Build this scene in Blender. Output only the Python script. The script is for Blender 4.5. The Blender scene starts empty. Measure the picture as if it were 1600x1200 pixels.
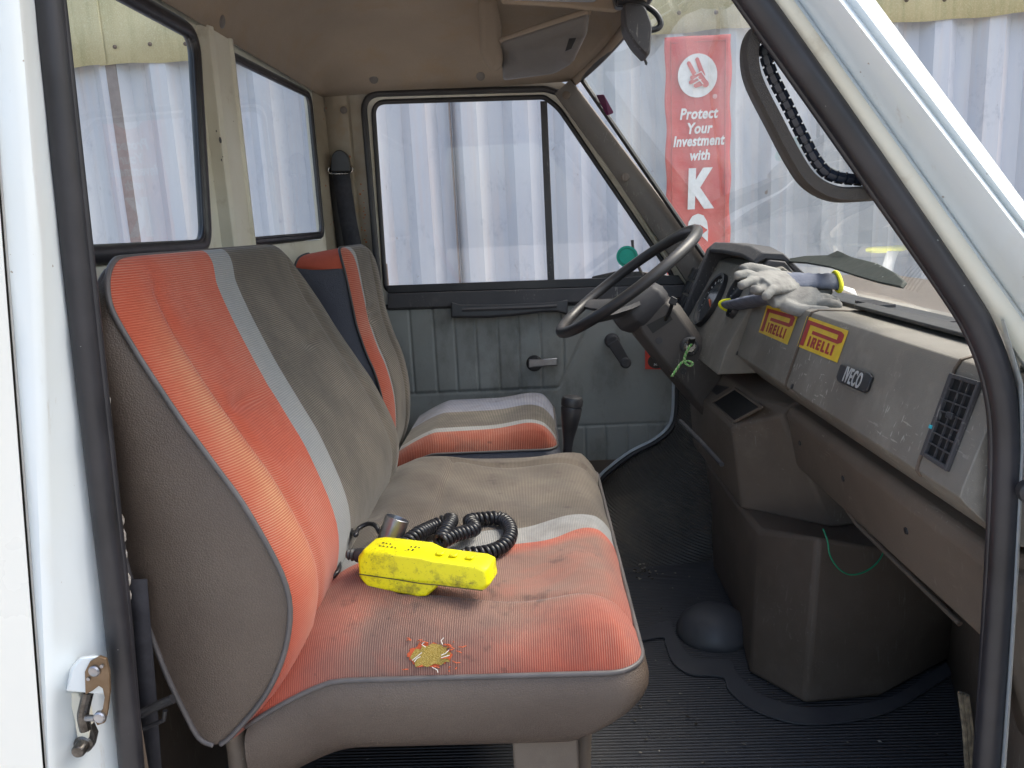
import bpy, bmesh, math, random
from mathutils import Vector, Matrix
from mathutils.bvhtree import BVHTree
random.seed(7)
R = math.radians
sc = bpy.context.scene
# ------------------------------------------------------------------ camera
F = 1215.0
CAM = Vector((0.0, -0.8, 1.0))
Yc = Vector((35, -250, F)).normalized()
_a = 0.050
Dn = Vector((_a, 1.0, (250 - 35*_a)/F)).normalized()
Zc = -Dn
Xc = Yc.cross(Zc)
cd = bpy.data.cameras.new('camera'); cam = bpy.data.objects.new('camera', cd)
sc.collection.objects.link(cam); sc.camera = cam
cd.sensor_width = 36; cd.lens = 36*F/1600; cd.clip_start = 0.02; cd.clip_end = 500
right = Vector((Xc.x, Yc.x, Zc.x)); up = -Vector((Xc.y, Yc.y, Zc.y)); back = -Vector((Xc.z, Yc.z, Zc.z))
M3 = Matrix((right, up, back)).transposed()
cam.matrix_world = Matrix.Translation(CAM) @ M3.to_4x4()
def ray(px, py):
    d = Vector((px-800, py-600, F))
    return Vector((d.dot(Xc), d.dot(Yc), d.dot(Zc)))
def aY(px, py, Y): d = ray(px, py); return CAM + d*((Y-CAM.y)/d.y)
def aX(px, py, X): d = ray(px, py); return CAM + d*((X-CAM.x)/d.x)
def aZ(px, py, Z): d = ray(px, py); return CAM + d*((Z-CAM.z)/d.z)
def px_of(p):
    v = Vector(p)-CAM
    c = Xc*v.x + Yc*v.y + Zc*v.z
    return (800+F*c.x/c.z, 600+F*c.y/c.z)
# ------------------------------------------------------------------ light
SUN_EL, SUN_AZ = 58, 78      # azimuth from +Y towards +X
w = bpy.data.worlds.new('World'); sc.world = w; w.use_nodes = True
nt = w.node_tree; bg = nt.nodes['Background']
sky = nt.nodes.new('ShaderNodeTexSky'); sky.sky_type = 'NISHITA'; sky.sun_disc = False
sky.sun_elevation = R(SUN_EL); sky.sun_rotation = R(SUN_AZ); sky.air_density = 1.3; sky.dust_density = 5.0; sky.ozone_density = 0.6
nt.links.new(sky.outputs[0], bg.inputs[0]); bg.inputs[1].default_value = 0.15
sd = bpy.data.lights.new('sun', 'SUN'); sd.energy = 1.15; sd.angle = R(30); sd.color = (1, .96, .9)
so = bpy.data.objects.new('sun', sd); sc.collection.objects.link(so)
sdir = Vector((math.sin(R(SUN_AZ))*math.cos(R(SUN_EL)), math.cos(R(SUN_AZ))*math.cos(R(SUN_EL)), math.sin(R(SUN_EL))))
so.rotation_euler = sdir.to_track_quat('Z', 'Y').to_euler()
sc.view_settings.view_transform = 'Standard'; sc.view_settings.look = 'None'
sc.view_settings.exposure = 1.5; sc.view_settings.gamma = 1
sc.cycles.max_bounces = 10; sc.cycles.diffuse_bounces = 6; sc.cycles.transparent_max_bounces = 16

# ------------------------------------------------------------------ materials
class NT:
    def __init__(s, name, rough=.6, spec=.5, metal=0):
        s.m = bpy.data.materials.new(name); s.m.use_nodes = True
        s.t = s.m.node_tree; s.n = s.t.nodes; s.b = s.n['Principled BSDF']
        s.b.inputs['Roughness'].default_value = rough
        s.b.inputs['Specular IOR Level'].default_value = spec
        s.b.inputs['Metallic'].default_value = metal
        s.tc = s.n.new('ShaderNodeTexCoord').outputs['Object']
    def new(s, k, **kw):
        n = s.n.new(k)
        for a, v in kw.items(): setattr(n, a, v)
        return n
    def link(s, a, b): s.t.links.new(a, b)
    def mapv(s, scale, rot=(0,0,0)):
        m = s.new('ShaderNodeMapping'); m.inputs['Scale'].default_value = scale; m.inputs['Rotation'].default_value = rot
        s.link(s.tc, m.inputs[0]); return m.outputs[0]
    def noise(s, scale, detail=4, vec=None, rough=.55, dist=0):
        n = s.new('ShaderNodeTexNoise'); n.inputs['Scale'].default_value = scale; n.inputs['Detail'].default_value = detail
        n.inputs['Roughness'].default_value = rough; n.inputs['Distortion'].default_value = dist
        s.link(vec or s.tc, n.inputs['Vector']); return n.outputs[0]
    def vor(s, scale, feature='F1', vec=None):
        n = s.new('ShaderNodeTexVoronoi', feature=feature); n.inputs['Scale'].default_value = scale
        s.link(vec or s.tc, n.inputs['Vector']); return n.outputs['Distance']
    def ramp(s, fac, stops, interp='LINEAR'):
        n = s.new('ShaderNodeValToRGB'); n.color_ramp.interpolation = interp
        e = n.color_ramp.elements
        while len(e) < len(stops): e.new(.5)
        for i, (p, c) in enumerate(stops):
            e[i].position = p
            e[i].color = (c, c, c, 1) if isinstance(c, (int, float)) else (*c, 1)
        s.link(fac, n.inputs[0]); return n.outputs[0]
    def mix(s, fac, a, b, mode='MIX'):
        n = s.new('ShaderNodeMix', data_type='RGBA', blend_type=mode)
        for k, v in ((0, fac), (6, a), (7, b)):
            sock = n.inputs[k]
            if isinstance(v, bpy.types.NodeSocket): s.link(v, sock)
            elif isinstance(v, (int, float)): sock.default_value = v if k == 0 else (v, v, v, 1)
            else: sock.default_value = (*v, 1)
        return n.outputs[2]
    def math(s, op, a, b=0.0, c=None, clamp=False):
        n = s.new('ShaderNodeMath', operation=op); n.use_clamp = clamp
        for i, v in enumerate((a, b) + ((c,) if c is not None else ())):
            if isinstance(v, bpy.types.NodeSocket): s.link(v, n.inputs[i])
            else: n.inputs[i].default_value = v
        return n.outputs[0]
    def sep(s):
        n = s.new('ShaderNodeSeparateXYZ'); s.link(s.tc, n.inputs[0]); return n.outputs
    def col(s, c):
        if isinstance(c, bpy.types.NodeSocket): s.link(c, s.b.inputs['Base Color'])
        else: s.b.inputs['Base Color'].default_value = (*c, 1)
    def bump(s, h, strength=.3, dist=.002):
        n = s.new('ShaderNodeBump'); n.inputs['Strength'].default_value = strength; n.inputs['Distance'].default_value = dist
        prev = s.b.inputs['Normal']
        if prev.is_linked: s.link(prev.links[0].from_socket, n.inputs['Normal'])
        s.link(h, n.inputs['Height']); s.link(n.outputs[0], prev)
    def rough(s, v): s.link(v, s.b.inputs['Roughness'])

def mottled(name, c1, c2, scale=6, rough=.5, spec=.5, metal=0, dirt=None, grain=None, gs=.25, spots=None, lo=.35, hi=.65):
    m = NT(name, rough, spec, metal)
    c = m.mix(m.ramp(m.noise(scale, 6), [(lo, 0), (hi, 1)]), c1, c2)
    if dirt:
        f = m.ramp(m.noise(dirt[1], 8, rough=.7), [(dirt[2], 0), (min(dirt[2]+.22, 1), 1)])
        c = m.mix(m.math('MULTIPLY', f, dirt[3] if len(dirt) > 3 else .8), c, dirt[0])
    if spots:
        f = m.ramp(m.noise(spots[1], 2), [(spots[2], 0), (spots[2]+.03, 1)])
        c = m.mix(f, c, spots[0])
    m.col(c)
    r = m.noise(scale*3, 5)
    m.rough(m.math('MULTIPLY_ADD', r, .25, rough-.12))
    if grain: m.bump(m.vor(grain), gs, .0015)
    return m.m
def stretched_scratches(m, c, colour, amt=.6, sc_=(30, 30, 4), rot=(0, .5, .3), th=.70):
    f = m.ramp(m.noise(3, 2, vec=m.mapv(sc_, rot)), [(th, 0), (th+.03, 1)])
    f2 = m.ramp(m.noise(5, 3), [(.50, 0), (.60, 1)])
    return m.mix(m.math('MULTIPLY', m.math('MULTIPLY', f, f2), amt), c, colour)

MAT = {}
def paint():
    m = NT('white_paint', .3, .5)
    c = m.mix(m.ramp(m.noise(3, 5), [(.4, 0), (.65, 1)]), (.63, .69, .73), (.62, .66, .66))
    f = m.ramp(m.noise(90, 3), [(.73, 0), (.76, 1)])
    c = m.mix(m.math('MULTIPLY', f, .8), c, (.25, .2, .15))
    g = m.ramp(m.noise(4, 6, vec=m.mapv((3, 3, 1))), [(.55, 0), (.75, 1)])
    c = m.mix(m.math('MULTIPLY', g, .35), c, (.55, .52, .45))
    sc2 = m.ramp(m.noise(4, 7, vec=m.mapv((8, 8, 1.3), (0, .4, 0)), rough=.75), [(.60, 0), (.70, 1)])
    c = m.mix(m.math('MULTIPLY', sc2, .45), c, (.40, .36, .30))
    m.col(c); m.b.inputs['Coat Weight'].default_value = .3; m.b.inputs['Coat Roughness'].default_value = .12
    return m.m
MAT['paint'] = paint()
MAT['cream'] = mottled('cream_paint', (.66, .65, .57), (.58, .55, .45), 5, .4, dirt=((.28, .2, .11), 14, .56, .6), spots=((.12, .08, .05), 70, .74))
MAT['outer'] = mottled('cream_panel_paint', (.74, .73, .67), (.78, .77, .71), 2, .3, spots=((.3, .25, .2), 60, .78))
MAT['seal'] = mottled('seal_rubber', (.012, .012, .015), (.024, .023, .028), 12, .42, spots=((.35, .35, .33), 110, .77))
MAT['rubber'] = mottled('black_rubber', (.02, .02, .023), (.035, .034, .036), 10, .5)
MAT['blackplastic'] = mottled('black_plastic', (.018, .018, .021), (.03, .03, .034), 18, .38)
def plastic(name, c1, c2, dust, th=.5, grain=900, rough=.55, scr=.5):
    m = NT(name, rough, .4)
    c = m.mix(m.ramp(m.noise(7, 6), [(.35, 0), (.65, 1)]), c1, c2)
    f = m.ramp(m.noise(11, 8, rough=.7), [(th, 0), (th+.25, 1)])
    c = m.mix(m.math('MULTIPLY', f, .55), c, dust)
    if scr: 
        c = stretched_scratches(m, c, (.55, .53, .48), scr, (60, 60, 6), (0, .5, .4), .645)
        c = stretched_scratches(m, c, (.5, .48, .42), scr, (60, 8, 60), (.5, .2, 1.0), .66)
    m.col(c); m.bump(m.vor(grain), .25, .001)
    return m.m
MAT['dash'] = plastic('dash_plastic', (.17, .155, .135), (.215, .20, .175), (.33, .31, .265), scr=.6)
MAT['dashlow'] = plastic('dash_lower_plastic', (.122, .096, .076), (.155, .125, .10), (.22, .185, .15), .55, scr=.22)
MAT['tunnel'] = plastic('engine_cover_vinyl', (.096, .074, .057), (.126, .098, .078), (.18, .145, .115), .55, grain=500, scr=.08)
MAT['darkgrey'] = plastic('dark_grey_plastic', (.045, .045, .05), (.065, .062, .066), (.14, .13, .12), .58, scr=.25)
MAT['pillar'] = plastic('pillar_trim', (.12, .108, .098), (.15, .135, .12), (.2, .18, .15), .55, scr=.2)
def vinyl(name, c1, c2, scale=380, strength=.4):
    m = NT(name, .42, .5)
    c = m.mix(m.ramp(m.noise(4, 6), [(.35, 0), (.65, 1)]), c1, c2)
    v = m.new('ShaderNodeTexVoronoi', feature='DISTANCE_TO_EDGE'); v.inputs['Scale'].default_value = scale
    m.link(m.tc, v.inputs['Vector'])
    h = m.ramp(v.outputs['Distance'], [(0, 0), (.25, 1)])
    c = m.mix(m.math('MULTIPLY', m.math('SUBTRACT', 1, h), .22), c, tuple(x*.55 for x in c1))
    m.col(c); m.bump(h, strength, .0012)
    m.rough(m.math('MULTIPLY_ADD', m.noise(9, 5), .25, .28))
    m.bump(m.noise(14, 3), .25, .01)
    return m.m
MAT['vinyl'] = vinyl('seat_vinyl', (.088, .065, .052), (.122, .094, .074), 300)
MAT['vinylblue'] = vinyl('seat_vinyl_dark', (.055, .06, .085), (.075, .08, .105), 380)
MAT['piping'] = mottled('piping', (.075, .07, .07), (.11, .10, .10), 20, .45)
MAT['chrome'] = mottled('worn_chrome', (.62, .62, .6), (.4, .38, .35), 40, .25, metal=1)
MAT['metal'] = mottled('worn_metal', (.40, .41, .44), (.28, .28, .30), 30, .35, metal=1)
MAT['rustmetal'] = mottled('rusty_brown_metal', (.14, .09, .05), (.2, .14, .09), 60, .45, metal=.6)
MAT['greasy'] = mottled('greasy_metal', (.05, .045, .04), (.14, .13, .12), 90, .3, metal=.8)
def headliner():
    m = NT('headliner_fabric', .95, .1)
    c = m.mix(m.ramp(m.noise(3.5, 6), [(.35, 0), (.65, 1)]), (.39, .325, .262), (.32, .27, .222))
    g = m.ramp(m.noise(9, 7, rough=.7), [(.5, 0), (.8, 1)])
    c = m.mix(m.math('MULTIPLY', g, .6), c, (.36, .25, .14))
    f = m.noise(600, 2)
    c = m.mix(m.math('MULTIPLY', f, .5), c, (.15, .11, .085))
    m.col(c); m.bump(f, .4, .001); m.bump(m.noise(12, 4), .25, .012)
    return m.m
MAT['headliner'] = headliner()
MAT['visor'] = vinyl('visor_vinyl', (.14, .128, .12), (.18, .162, .15), 500, .3)
def fabric(name, stops, k, ref, slant, ribs, ribscale, stain=1.0, wear=(.50, .42, .33), bolster=None, grime=None):
    """stops: list of (Y, colour) upper bounds; slanted by k*(coord-ref) on axis index slant; ribs axis index"""
    m = NT(name, .92, .15)
    o = m.sep()
    y = m.math('SUBTRACT', o[1], m.math('MULTIPLY', m.math('SUBTRACT', o[slant], ref), k))
    y0, y1 = stops[0][0]-.5, stops[-1][0]+.5
    t = m.math('DIVIDE', m.math('SUBTRACT', y, y0), y1-y0)
    st = [(0, stops[0][1])]
    for i in range(len(stops)-1): st.append(((stops[i][0]-y0)/(y1-y0), stops[i+1][1]))
    c = m.ramp(t, st, 'CONSTANT')
    # woven ribs: a wave across the rib axis
    w_ = m.math('SINE', m.math('MULTIPLY', o[ribs], ribscale))
    w_ = m.math('MULTIPLY_ADD', w_, .5, .5)
    cross = m.math('MULTIPLY_ADD', m.math('SINE', m.math('MULTIPLY', o[1], ribscale*.9)), .5, .5)
    n1 = m.noise(7, 6, rough=.6)
    fade = m.ramp(n1, [(.38, .08), (.66, .42)])
    c = m.mix(m.math('MULTIPLY', m.math('POWER', w_, 2.0), fade), c, wear)
    c = m.mix(m.math('MULTIPLY', m.math('SUBTRACT', 1, w_), .30), c, m.mix(.65, c, (.02, .015, .015)))
    if bolster:
        bm_ = m.ramp(o[1], [(bolster[0], 0), ((bolster[0]+bolster[1])/2, 1), (bolster[1], 0)])
        bz = m.ramp(o[2], [(.55, .3), (.68, 1), (.86, .7), (.95, 0)])
        bf2 = m.math('MULTIPLY', m.math('MULTIPLY', bm_, bz), m.math('MULTIPLY_ADD', w_, .6, .12))
        c = m.mix(m.math('MULTIPLY', bf2, m.ramp(n1, [(.3, .45), (.6, 1)])), c, (.66, .40, .20))
    if grime:
        g1 = m.ramp(y, [(grime[0]-.06, 0), (grime[0]+.06, 1), (grime[1], 1), (grime[1]+.03, .12)])
        g2 = m.ramp(m.math('ADD', o[0], .5), [(.12, 0), (.25, 1), (.58, 1), (.64, .15)])
        g3 = m.ramp(m.noise(5, 8, rough=.68, dist=.5), [(.22, .45), (.5, 1)])
        c = m.mix(m.math('MULTIPLY', m.math('MULTIPLY', g1, g2), m.math('MULTIPLY', g3, .92)), c, m.mix(w_, (.12, .068, .058), (.22, .15, .12)))
        s3 = m.ramp(m.noise(17, 5, rough=.6), [(.60, 0), (.68, 1)])
        c = m.mix(m.math('MULTIPLY', m.math('MULTIPLY', s3, g2), .55), c, (.05, .035, .035))
    if stain:
        d = m.ramp(m.noise(10, 7, rough=.65, dist=.4), [(.50, 0), (.72, 1)])
        c = m.mix(m.math('MULTIPLY', d, .55*stain), c, (.055, .042, .045))
        s2 = m.ramp(m.noise(38, 3), [(.70, 0), (.74, 1)])
        c = m.mix(m.math('MULTIPLY', s2, .5*stain), c, (.035, .028, .03))
    m.col(c); m.bump(w_, .5, .0010); m.bump(m.noise(16, 4), .3, .008)
    m.b.inputs['Sheen Weight'].default_value = .15
    return m.m
ORANGE = (.45, .082, .042); GREY = (.25, .265, .275); BROWN = (.078, .069, .058); SKYLIT = (.16, .18, .25); OR2 = (.40, .072, .04)
def glass(name, tint=(1, 1, 1), haze=.05, refl=1.0, dustscale=5):
    m = NT(name); m.n.remove(m.b)
    out = m.n['Material Output']
    tr = m.new('ShaderNodeBsdfTransparent'); tr.inputs[0].default_value = (*tint, 1)
    gl = m.new('ShaderNodeBsdfGlossy'); gl.inputs['Roughness'].default_value = .015
    df = m.new('ShaderNodeBsdfDiffuse'); df.inputs[0].default_value = (.7, .72, .7, 1)
    tl = m.new('ShaderNodeBsdfTranslucent'); tl.inputs[0].default_value = (.7, .72, .7, 1)
    fr = m.new('ShaderNodeLayerWeight'); fr.inputs[0].default_value = .5
    f2 = m.math('MULTIPLY', m.math('MULTIPLY_ADD', m.math('POWER', fr.outputs['Facing'], 5.0), .9, .045), 1.6*refl, clamp=True)
    m1 = m.new('ShaderNodeMixShader'); m.link(f2, m1.inputs[0]); m.link(tr.outputs[0], m1.inputs[1]); m.link(gl.outputs[0], m1.inputs[2])
    dd = m.new('ShaderNodeMixShader'); dd.inputs[0].default_value = .5; m.link(df.outputs[0], dd.inputs[1]); m.link(tl.outputs[0], dd.inputs[2])
    n = m.ramp(m.noise(dustscale, 8, rough=.75), [(.35, .3), (.8, 1.6)])
    m2 = m.new('ShaderNodeMixShader'); m.link(m.math('MULTIPLY', n, haze), m2.inputs[0]); m.link(m1.outputs[0], m2.inputs[1]); m.link(dd.outputs[0], m2.inputs[2])
    m.link(m2.outputs[0], out.inputs[0]); return m.m
MAT['glass'] = glass('door_glass', haze=.015)
MAT['rearglass'] = glass('rear_glass', haze=.06, refl=.55, tint=(.93, .96, .97))
MAT['screen'] = glass('windscreen_glass', haze=.10, refl=1.0, tint=(.93, .97, .95))
def doorvinyl():
    m = NT('door_panel_vinyl', .5, .35)
    c = m.mix(m.ramp(m.noise(5, 7), [(.35, 0), (.7, 1)]), (.29, .305, .29), (.235, .243, .23))
    d = m.ramp(m.noise(7, 8, rough=.7, vec=m.mapv((1, 1, .5))), [(.48, 0), (.75, 1)])
    c = m.mix(m.math('MULTIPLY', d, .75), c, (.075, .068, .055))
    m.col(c); m.bump(m.vor(700), .2, .001); m.bump(m.noise(25, 3), .2, .004)
    return m.m
MAT['doorvinyl'] = doorvinyl()
def flat(name, c, rough=.5, metal=0, spec=.5):
    m = NT(name, rough, spec, metal)
    n = m.noise(30, 4)
    m.col(m.mix(m.ramp(n, [(.35, 0), (.7, 1)]), c, tuple(x*.82 for x in c))); return m.m
def mat(m):
    nonlocal_ = m
    return nonlocal_
def rib_mat(name, c1, c2, axis, freq, dust=(.12, .11, .10), strength=.9):
    m = NT(name, .5, .4); o = m.sep()
    s = m.math('MULTIPLY_ADD', m.math('SINE', m.math('MULTIPLY', o[axis], freq)), .5, .5)
    c = m.mix(m.noise(6, 7), c1, c2)
    d = m.ramp(m.noise(9, 8, rough=.7), [(.45, 0), (.75, 1)])
    c = m.mix(m.math('MULTIPLY', d, .5), c, dust)
    c = m.mix(m.math('MULTIPLY', m.math('SUBTRACT', 1, s), .5), c, (.01, .01, .01))
    sp = m.ramp(m.noise(120, 2), [(.72, 0), (.76, 1)])
    c = m.mix(m.math('MULTIPLY', sp, .5), c, (.35, .33, .3))
    m.col(c); m.bump(s, strength, .0025); return m.m
MAT['mat'] = rib_mat('ribbed_rubber_mat', (.062, .063, .072), (.085, .085, .092), 1, 2*math.pi/.0085)
MAT['matplain'] = mottled('plain_rubber_mat', (.06, .06, .068), (.08, .08, .086), 9, .5, dirt=((.11, .10, .09), 8, .5, .5))
MAT['yellow'] = None
def wallmat():
    m = NT('container_paint', .45, .4); o = m.sep()
    c = m.mix(m.ramp(m.noise(1.5, 6, vec=m.mapv((4, 1, .6))), [(.35, 0), (.68, 1)]), (.42, .445, .50), (.50, .51, .53))
    v = m.ramp(m.noise(2, 7, vec=m.mapv((11, 1, .5)), rough=.7), [(.5, 0), (.7, 1)])
    c = m.mix(m.math('MULTIPLY', v, .5), c, (.50, .43, .41))
    s = m.ramp(m.noise(3, 9, vec=m.mapv((3, 1, 1.6)), rough=.8), [(.56, 0), (.66, 1)])
    c = m.mix(m.math('MULTIPLY', s, .35), c, (.24, .26, .32))
    s2 = m.ramp(m.noise(9, 9, vec=m.mapv((2.5, 1, 1)), rough=.8), [(.64, 0), (.68, 1)])
    c = m.mix(m.math('MULTIPLY', s2, .6), c, (.20, .19, .2))
    r = m.ramp(m.noise(14, 4), [(.74, 0), (.77, 1)])
    c = m.mix(m.math('MULTIPLY', r, .7), c, (.22, .13, .08))
    m.col(c); m.bump(m.noise(5, 5), .2, .01); return m.m
MAT['wall'] = wallmat()
def fibre():
    m = NT('weathered_fibreglass', .7, .3)
    c = m.mix(m.ramp(m.noise(2.5, 7), [(.35, 0), (.65, 1)]), (.50, .46, .29), (.40, .36, .21))
    v = m.ramp(m.noise(2, 8, vec=m.mapv((9, 1, .7)), rough=.7), [(.48, 0), (.68, 1)])
    c = m.mix(m.math('MULTIPLY', v, .6), c, (.26, .27, .14))
    g = m.ramp(m.noise(160, 4, rough=.8), [(.5, 0), (.62, 1)])
    c = m.mix(m.math('MULTIPLY', g, .45), c, (.62, .60, .42))
    m.col(c); m.bump(m.noise(140, 4), .3, .004); return m.m
MAT['fibre'] = fibre()

# ------------------------------------------------------------------ mesh helpers
COL = sc.collection
class MB:
    def __init__(s): s.v = []; s.f = []
    def add(s, vs, fs):
        o = len(s.v); s.v += [Vector(v) for v in vs]; s.f += [tuple(i+o for i in f) for f in fs]; return s
    def box(s, lo, hi):
        x0, y0, z0 = lo; x1, y1, z1 = hi
        return s.add([(x0,y0,z0),(x1,y0,z0),(x1,y1,z0),(x0,y1,z0),(x0,y0,z1),(x1,y0,z1),(x1,y1,z1),(x0,y1,z1)],
            [(0,3,2,1),(4,5,6,7),(0,1,5,4),(1,2,6,5),(2,3,7,6),(3,0,4,7)])
    def hexa(s, b4, t4):
        return s.add(list(b4)+list(t4), [(0,3,2,1),(4,5,6,7),(0,1,5,4),(1,2,6,5),(2,3,7,6),(3,0,4,7)])
    def prism(s, pts, off):
        n = len(pts); off = Vector(off); pts = [Vector(p) for p in pts]
        return s.add(pts+[p+off for p in pts], [tuple(range(n))[::-1], tuple(range(n, 2*n))]+[(i, (i+1)%n, (i+1)%n+n, i+n) for i in range(n)])
    def loft(s, rings, closed=True, caps=True, loop=False):
        n = len(rings[0]); vs = [p for r in rings for p in r]; fs = []
        m = len(rings)
        for j in range(m if loop else m-1):
            k = (j+1) % m
            for i in range(n if closed else n-1):
                i2 = (i+1) % n
                fs.append((j*n+i, j*n+i2, k*n+i2, k*n+i))
        if caps and not loop and closed: fs += [tuple(range(n))[::-1], tuple(range((m-1)*n, m*n))]
        return s.add(vs, fs)
    def tube(s, pts, r, n=10, closed=False, flat=1.0, upv=None):
        pts = [Vector(p) for p in pts]; m = len(pts)
        rr = r if isinstance(r, (list, tuple)) else [r]*m
        tans = []
        for i in range(m):
            a = pts[(i-1) % m] if (closed or i > 0) else pts[i]; b = pts[(i+1) % m] if (closed or i < m-1) else pts[i]
            tans.append((b-a).normalized())
        u = upv or Vector((0, 0, 1))
        if abs(tans[0].dot(u)) > .95: u = Vector((1, 0, 0))
        nrm = (u - tans[0]*u.dot(tans[0])).normalized(); rings = []
        for i in range(m):
            if upv is not None: nrm = (upv - tans[i]*upv.dot(tans[i])).normalized()
            else: nrm = (nrm - tans[i]*nrm.dot(tans[i])).normalized()
            bi = tans[i].cross(nrm)
            rings.append([pts[i]+nrm*math.cos(t)*rr[i]*flat+bi*math.sin(t)*rr[i] for t in [2*math.pi*k/n for k in range(n)]])
        return s.loft(rings, loop=closed)
    def cyl(s, a, b, r, n=24, r2=None):
        return s.tube([a, Vector(a).lerp(Vector(b), .5), b], [r, (r+(r2 or r))/2, r2 if r2 is not None else r], n)
    def lathe(s, a, axis, prof, n=28):
        a = Vector(a); ax = Vector(axis).normalized(); u = Vector((0, 0, 1))
        if abs(ax.dot(u)) > .9: u = Vector((1, 0, 0))
        p = (u-ax*u.dot(ax)).normalized(); q = ax.cross(p)
        return s.loft([[a+ax*h+(p*math.cos(t)+q*math.sin(t))*r for t in [2*math.pi*k/n for k in range(n)]] for h, r in prof])
    def grid(s, fn, nu, nv, flip=False):
        vs = [fn(i/nu, j/nv) for j in range(nv+1) for i in range(nu+1)]
        fs = []
        for j in range(nv):
            for i in range(nu):
                a = j*(nu+1)+i; q = (a, a+1, a+nu+2, a+nu+1)
                fs.append(q[::-1] if flip else q)
        return s.add(vs, fs)
    def each(s, name, m, parent=None, **kw):
        # one object per connected piece
        par = list(range(len(s.v)))
        def find(i):
            while par[i] != i: par[i] = par[par[i]]; i = par[i]
            return i
        for f in s.f:
            a = find(f[0])
            for i in f[1:]: par[find(i)] = a
        groups = {}
        for f in s.f: groups.setdefault(find(f[0]), []).append(f)
        out = []
        for fs in groups.values():
            idx = sorted({i for f in fs for i in f}); mp = {i: k for k, i in enumerate(idx)}
            q = MB(); q.v = [s.v[i] for i in idx]; q.f = [tuple(mp[i] for i in f) for f in fs]
            out.append(q.build(name, m, parent, **kw))
        return out
    def build(s, name, m, parent=None, smooth=True, bevel=0, seg=2, solid=0, sub=0, sharp=35, fix=True):
        me = bpy.data.meshes.new(name); me.from_pydata([tuple(v) for v in s.v], [], s.f); me.update()
        if fix:
            bm = bmesh.new(); bm.from_mesh(me); bmesh.ops.recalc_face_normals(bm, faces=bm.faces); bm.to_mesh(me); bm.free()
        o = bpy.data.objects.new(name, me); COL.objects.link(o)
        if m: me.materials.append(m)
        if smooth:
            me.polygons.foreach_set('use_smooth', [True]*len(me.polygons))
            if sharp:
                try: me.set_sharp_from_angle(angle=R(sharp))
                except Exception: pass
        if parent is not None:
            o.parent = parent
            if parent.parent is None: o.location = -Vector(parent.location) if parent.get('world_space') else (0, 0, 0)
        if solid:
            md = o.modifiers.new('s', 'SOLIDIFY'); md.thickness = solid; md.offset = 0
        if bevel:
            md = o.modifiers.new('b', 'BEVEL'); md.width = bevel; md.segments = seg; md.limit_method = 'ANGLE'; md.angle_limit = R(30)
            md.harden_normals = False
        if sub:
            md = o.modifiers.new('u', 'SUBSURF'); md.levels = sub; md.render_levels = sub
        return o
def thing(name, label, cat, loc=(0,0,0), rot=None, world=False, group=None):
    o = bpy.data.objects.new(name, None); COL.objects.link(o); o.location = loc
    if rot is not None: o.rotation_euler = rot
    o['label'] = label; o['category'] = cat
    if group: o['group'] = group
    if world: o['world_space'] = True
    return o
def tag(o, label=None, cat=None, group=None, kind=None):
    if label: o['label'] = label
    if cat: o['category'] = cat
    if group: o['group'] = group
    if kind: o['kind'] = kind
    return o
def crom(pts, n=8, closed=False):
    pts = [Vector(p) for p in pts]; m = len(pts); out = []
    for i in range(m if closed else m-1):
        p = [pts[(i+k) % m] if closed else pts[max(0, min(m-1, i+k))] for k in (-1, 0, 1, 2)]
        for j in range(n):
            t = j/n
            out.append(.5*((2*p[1])+(p[2]-p[0])*t+(2*p[0]-5*p[1]+4*p[2]-p[3])*t*t+(-p[0]+3*p[1]-3*p[2]+p[3])*t**3))
    if not closed: out.append(pts[-1])
    return out
def roundpoly(pts, r, n=6):
    pts = [Vector(p) for p in pts]; m = len(pts); out = []
    rs = r if isinstance(r, (list, tuple)) else [r]*m
    for i in range(m):
        p = pts[i]; a = pts[i-1]-p; b = pts[(i+1) % m]-p; q = min(rs[i], a.length*.49, b.length*.49)
        p0 = p+a.normalized()*q; p1 = p+b.normalized()*q
        for k in range(n+1):
            t = k/n; out.append(p0*(1-t)**2+p*2*t*(1-t)+p1*t*t)
    return out
def fillpoly(mb, pts, inward=None): mb.add(pts, [tuple(range(len(pts)))])
def interp(tab, t):
    """tab: list of Vector keyed evenly -> smooth"""
    m = len(tab)-1; x = max(0, min(.99999, t))*m; i = int(x)
    return tab[i].lerp(tab[i+1], x-i)
def bvh(o):
    return BVHTree.FromPolygons([v.co for v in o.data.vertices], [tuple(p.vertices) for p in o.data.polygons])
def hit(b, px, py, off=.001):
    d = ray(px, py).normalized(); h = b.ray_cast(CAM, d)
    if h[0] is None: return None, None
    n = h[1] if h[1].dot(d) < 0 else -h[1]
    return h[0]+n*off, n
def text(s, size, frame, m, name, parent, extrude=.0004, shear=0, offset=0, sx=1.0, spacing=1.0, align='CENTER'):
    c = bpy.data.curves.new('t', 'FONT'); c.body = s; c.size = size; c.extrude = extrude; c.shear = shear; c.offset = offset
    c.align_x = align; c.align_y = 'CENTER'; c.space_character = spacing; c.resolution_u = 3
    o = bpy.data.objects.new('t', c); COL.objects.link(o)
    dg = bpy.context.evaluated_depsgraph_get(); me = bpy.data.meshes.new_from_object(o.evaluated_get(dg))
    bpy.data.objects.remove(o); me.transform(frame @ Matrix.Diagonal((sx, 1, 1, 1)))
    me.materials.clear(); me.materials.append(m); me.name = name
    ob = bpy.data.objects.new(name, me); COL.objects.link(ob)
    if parent is not None:
        ob.parent = parent
        if parent.parent is None and parent.get('world_space'): ob.location = -Vector(parent.location)
    return ob
def frame(o, x, y):
    x = Vector(x).normalized(); y = Vector(y); y = (y-x*y.dot(x)).normalized(); z = x.cross(y)
    m = Matrix((x, y, z)).transposed().to_4x4(); m.translation = Vector(o); return m
exec_order = None
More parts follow.
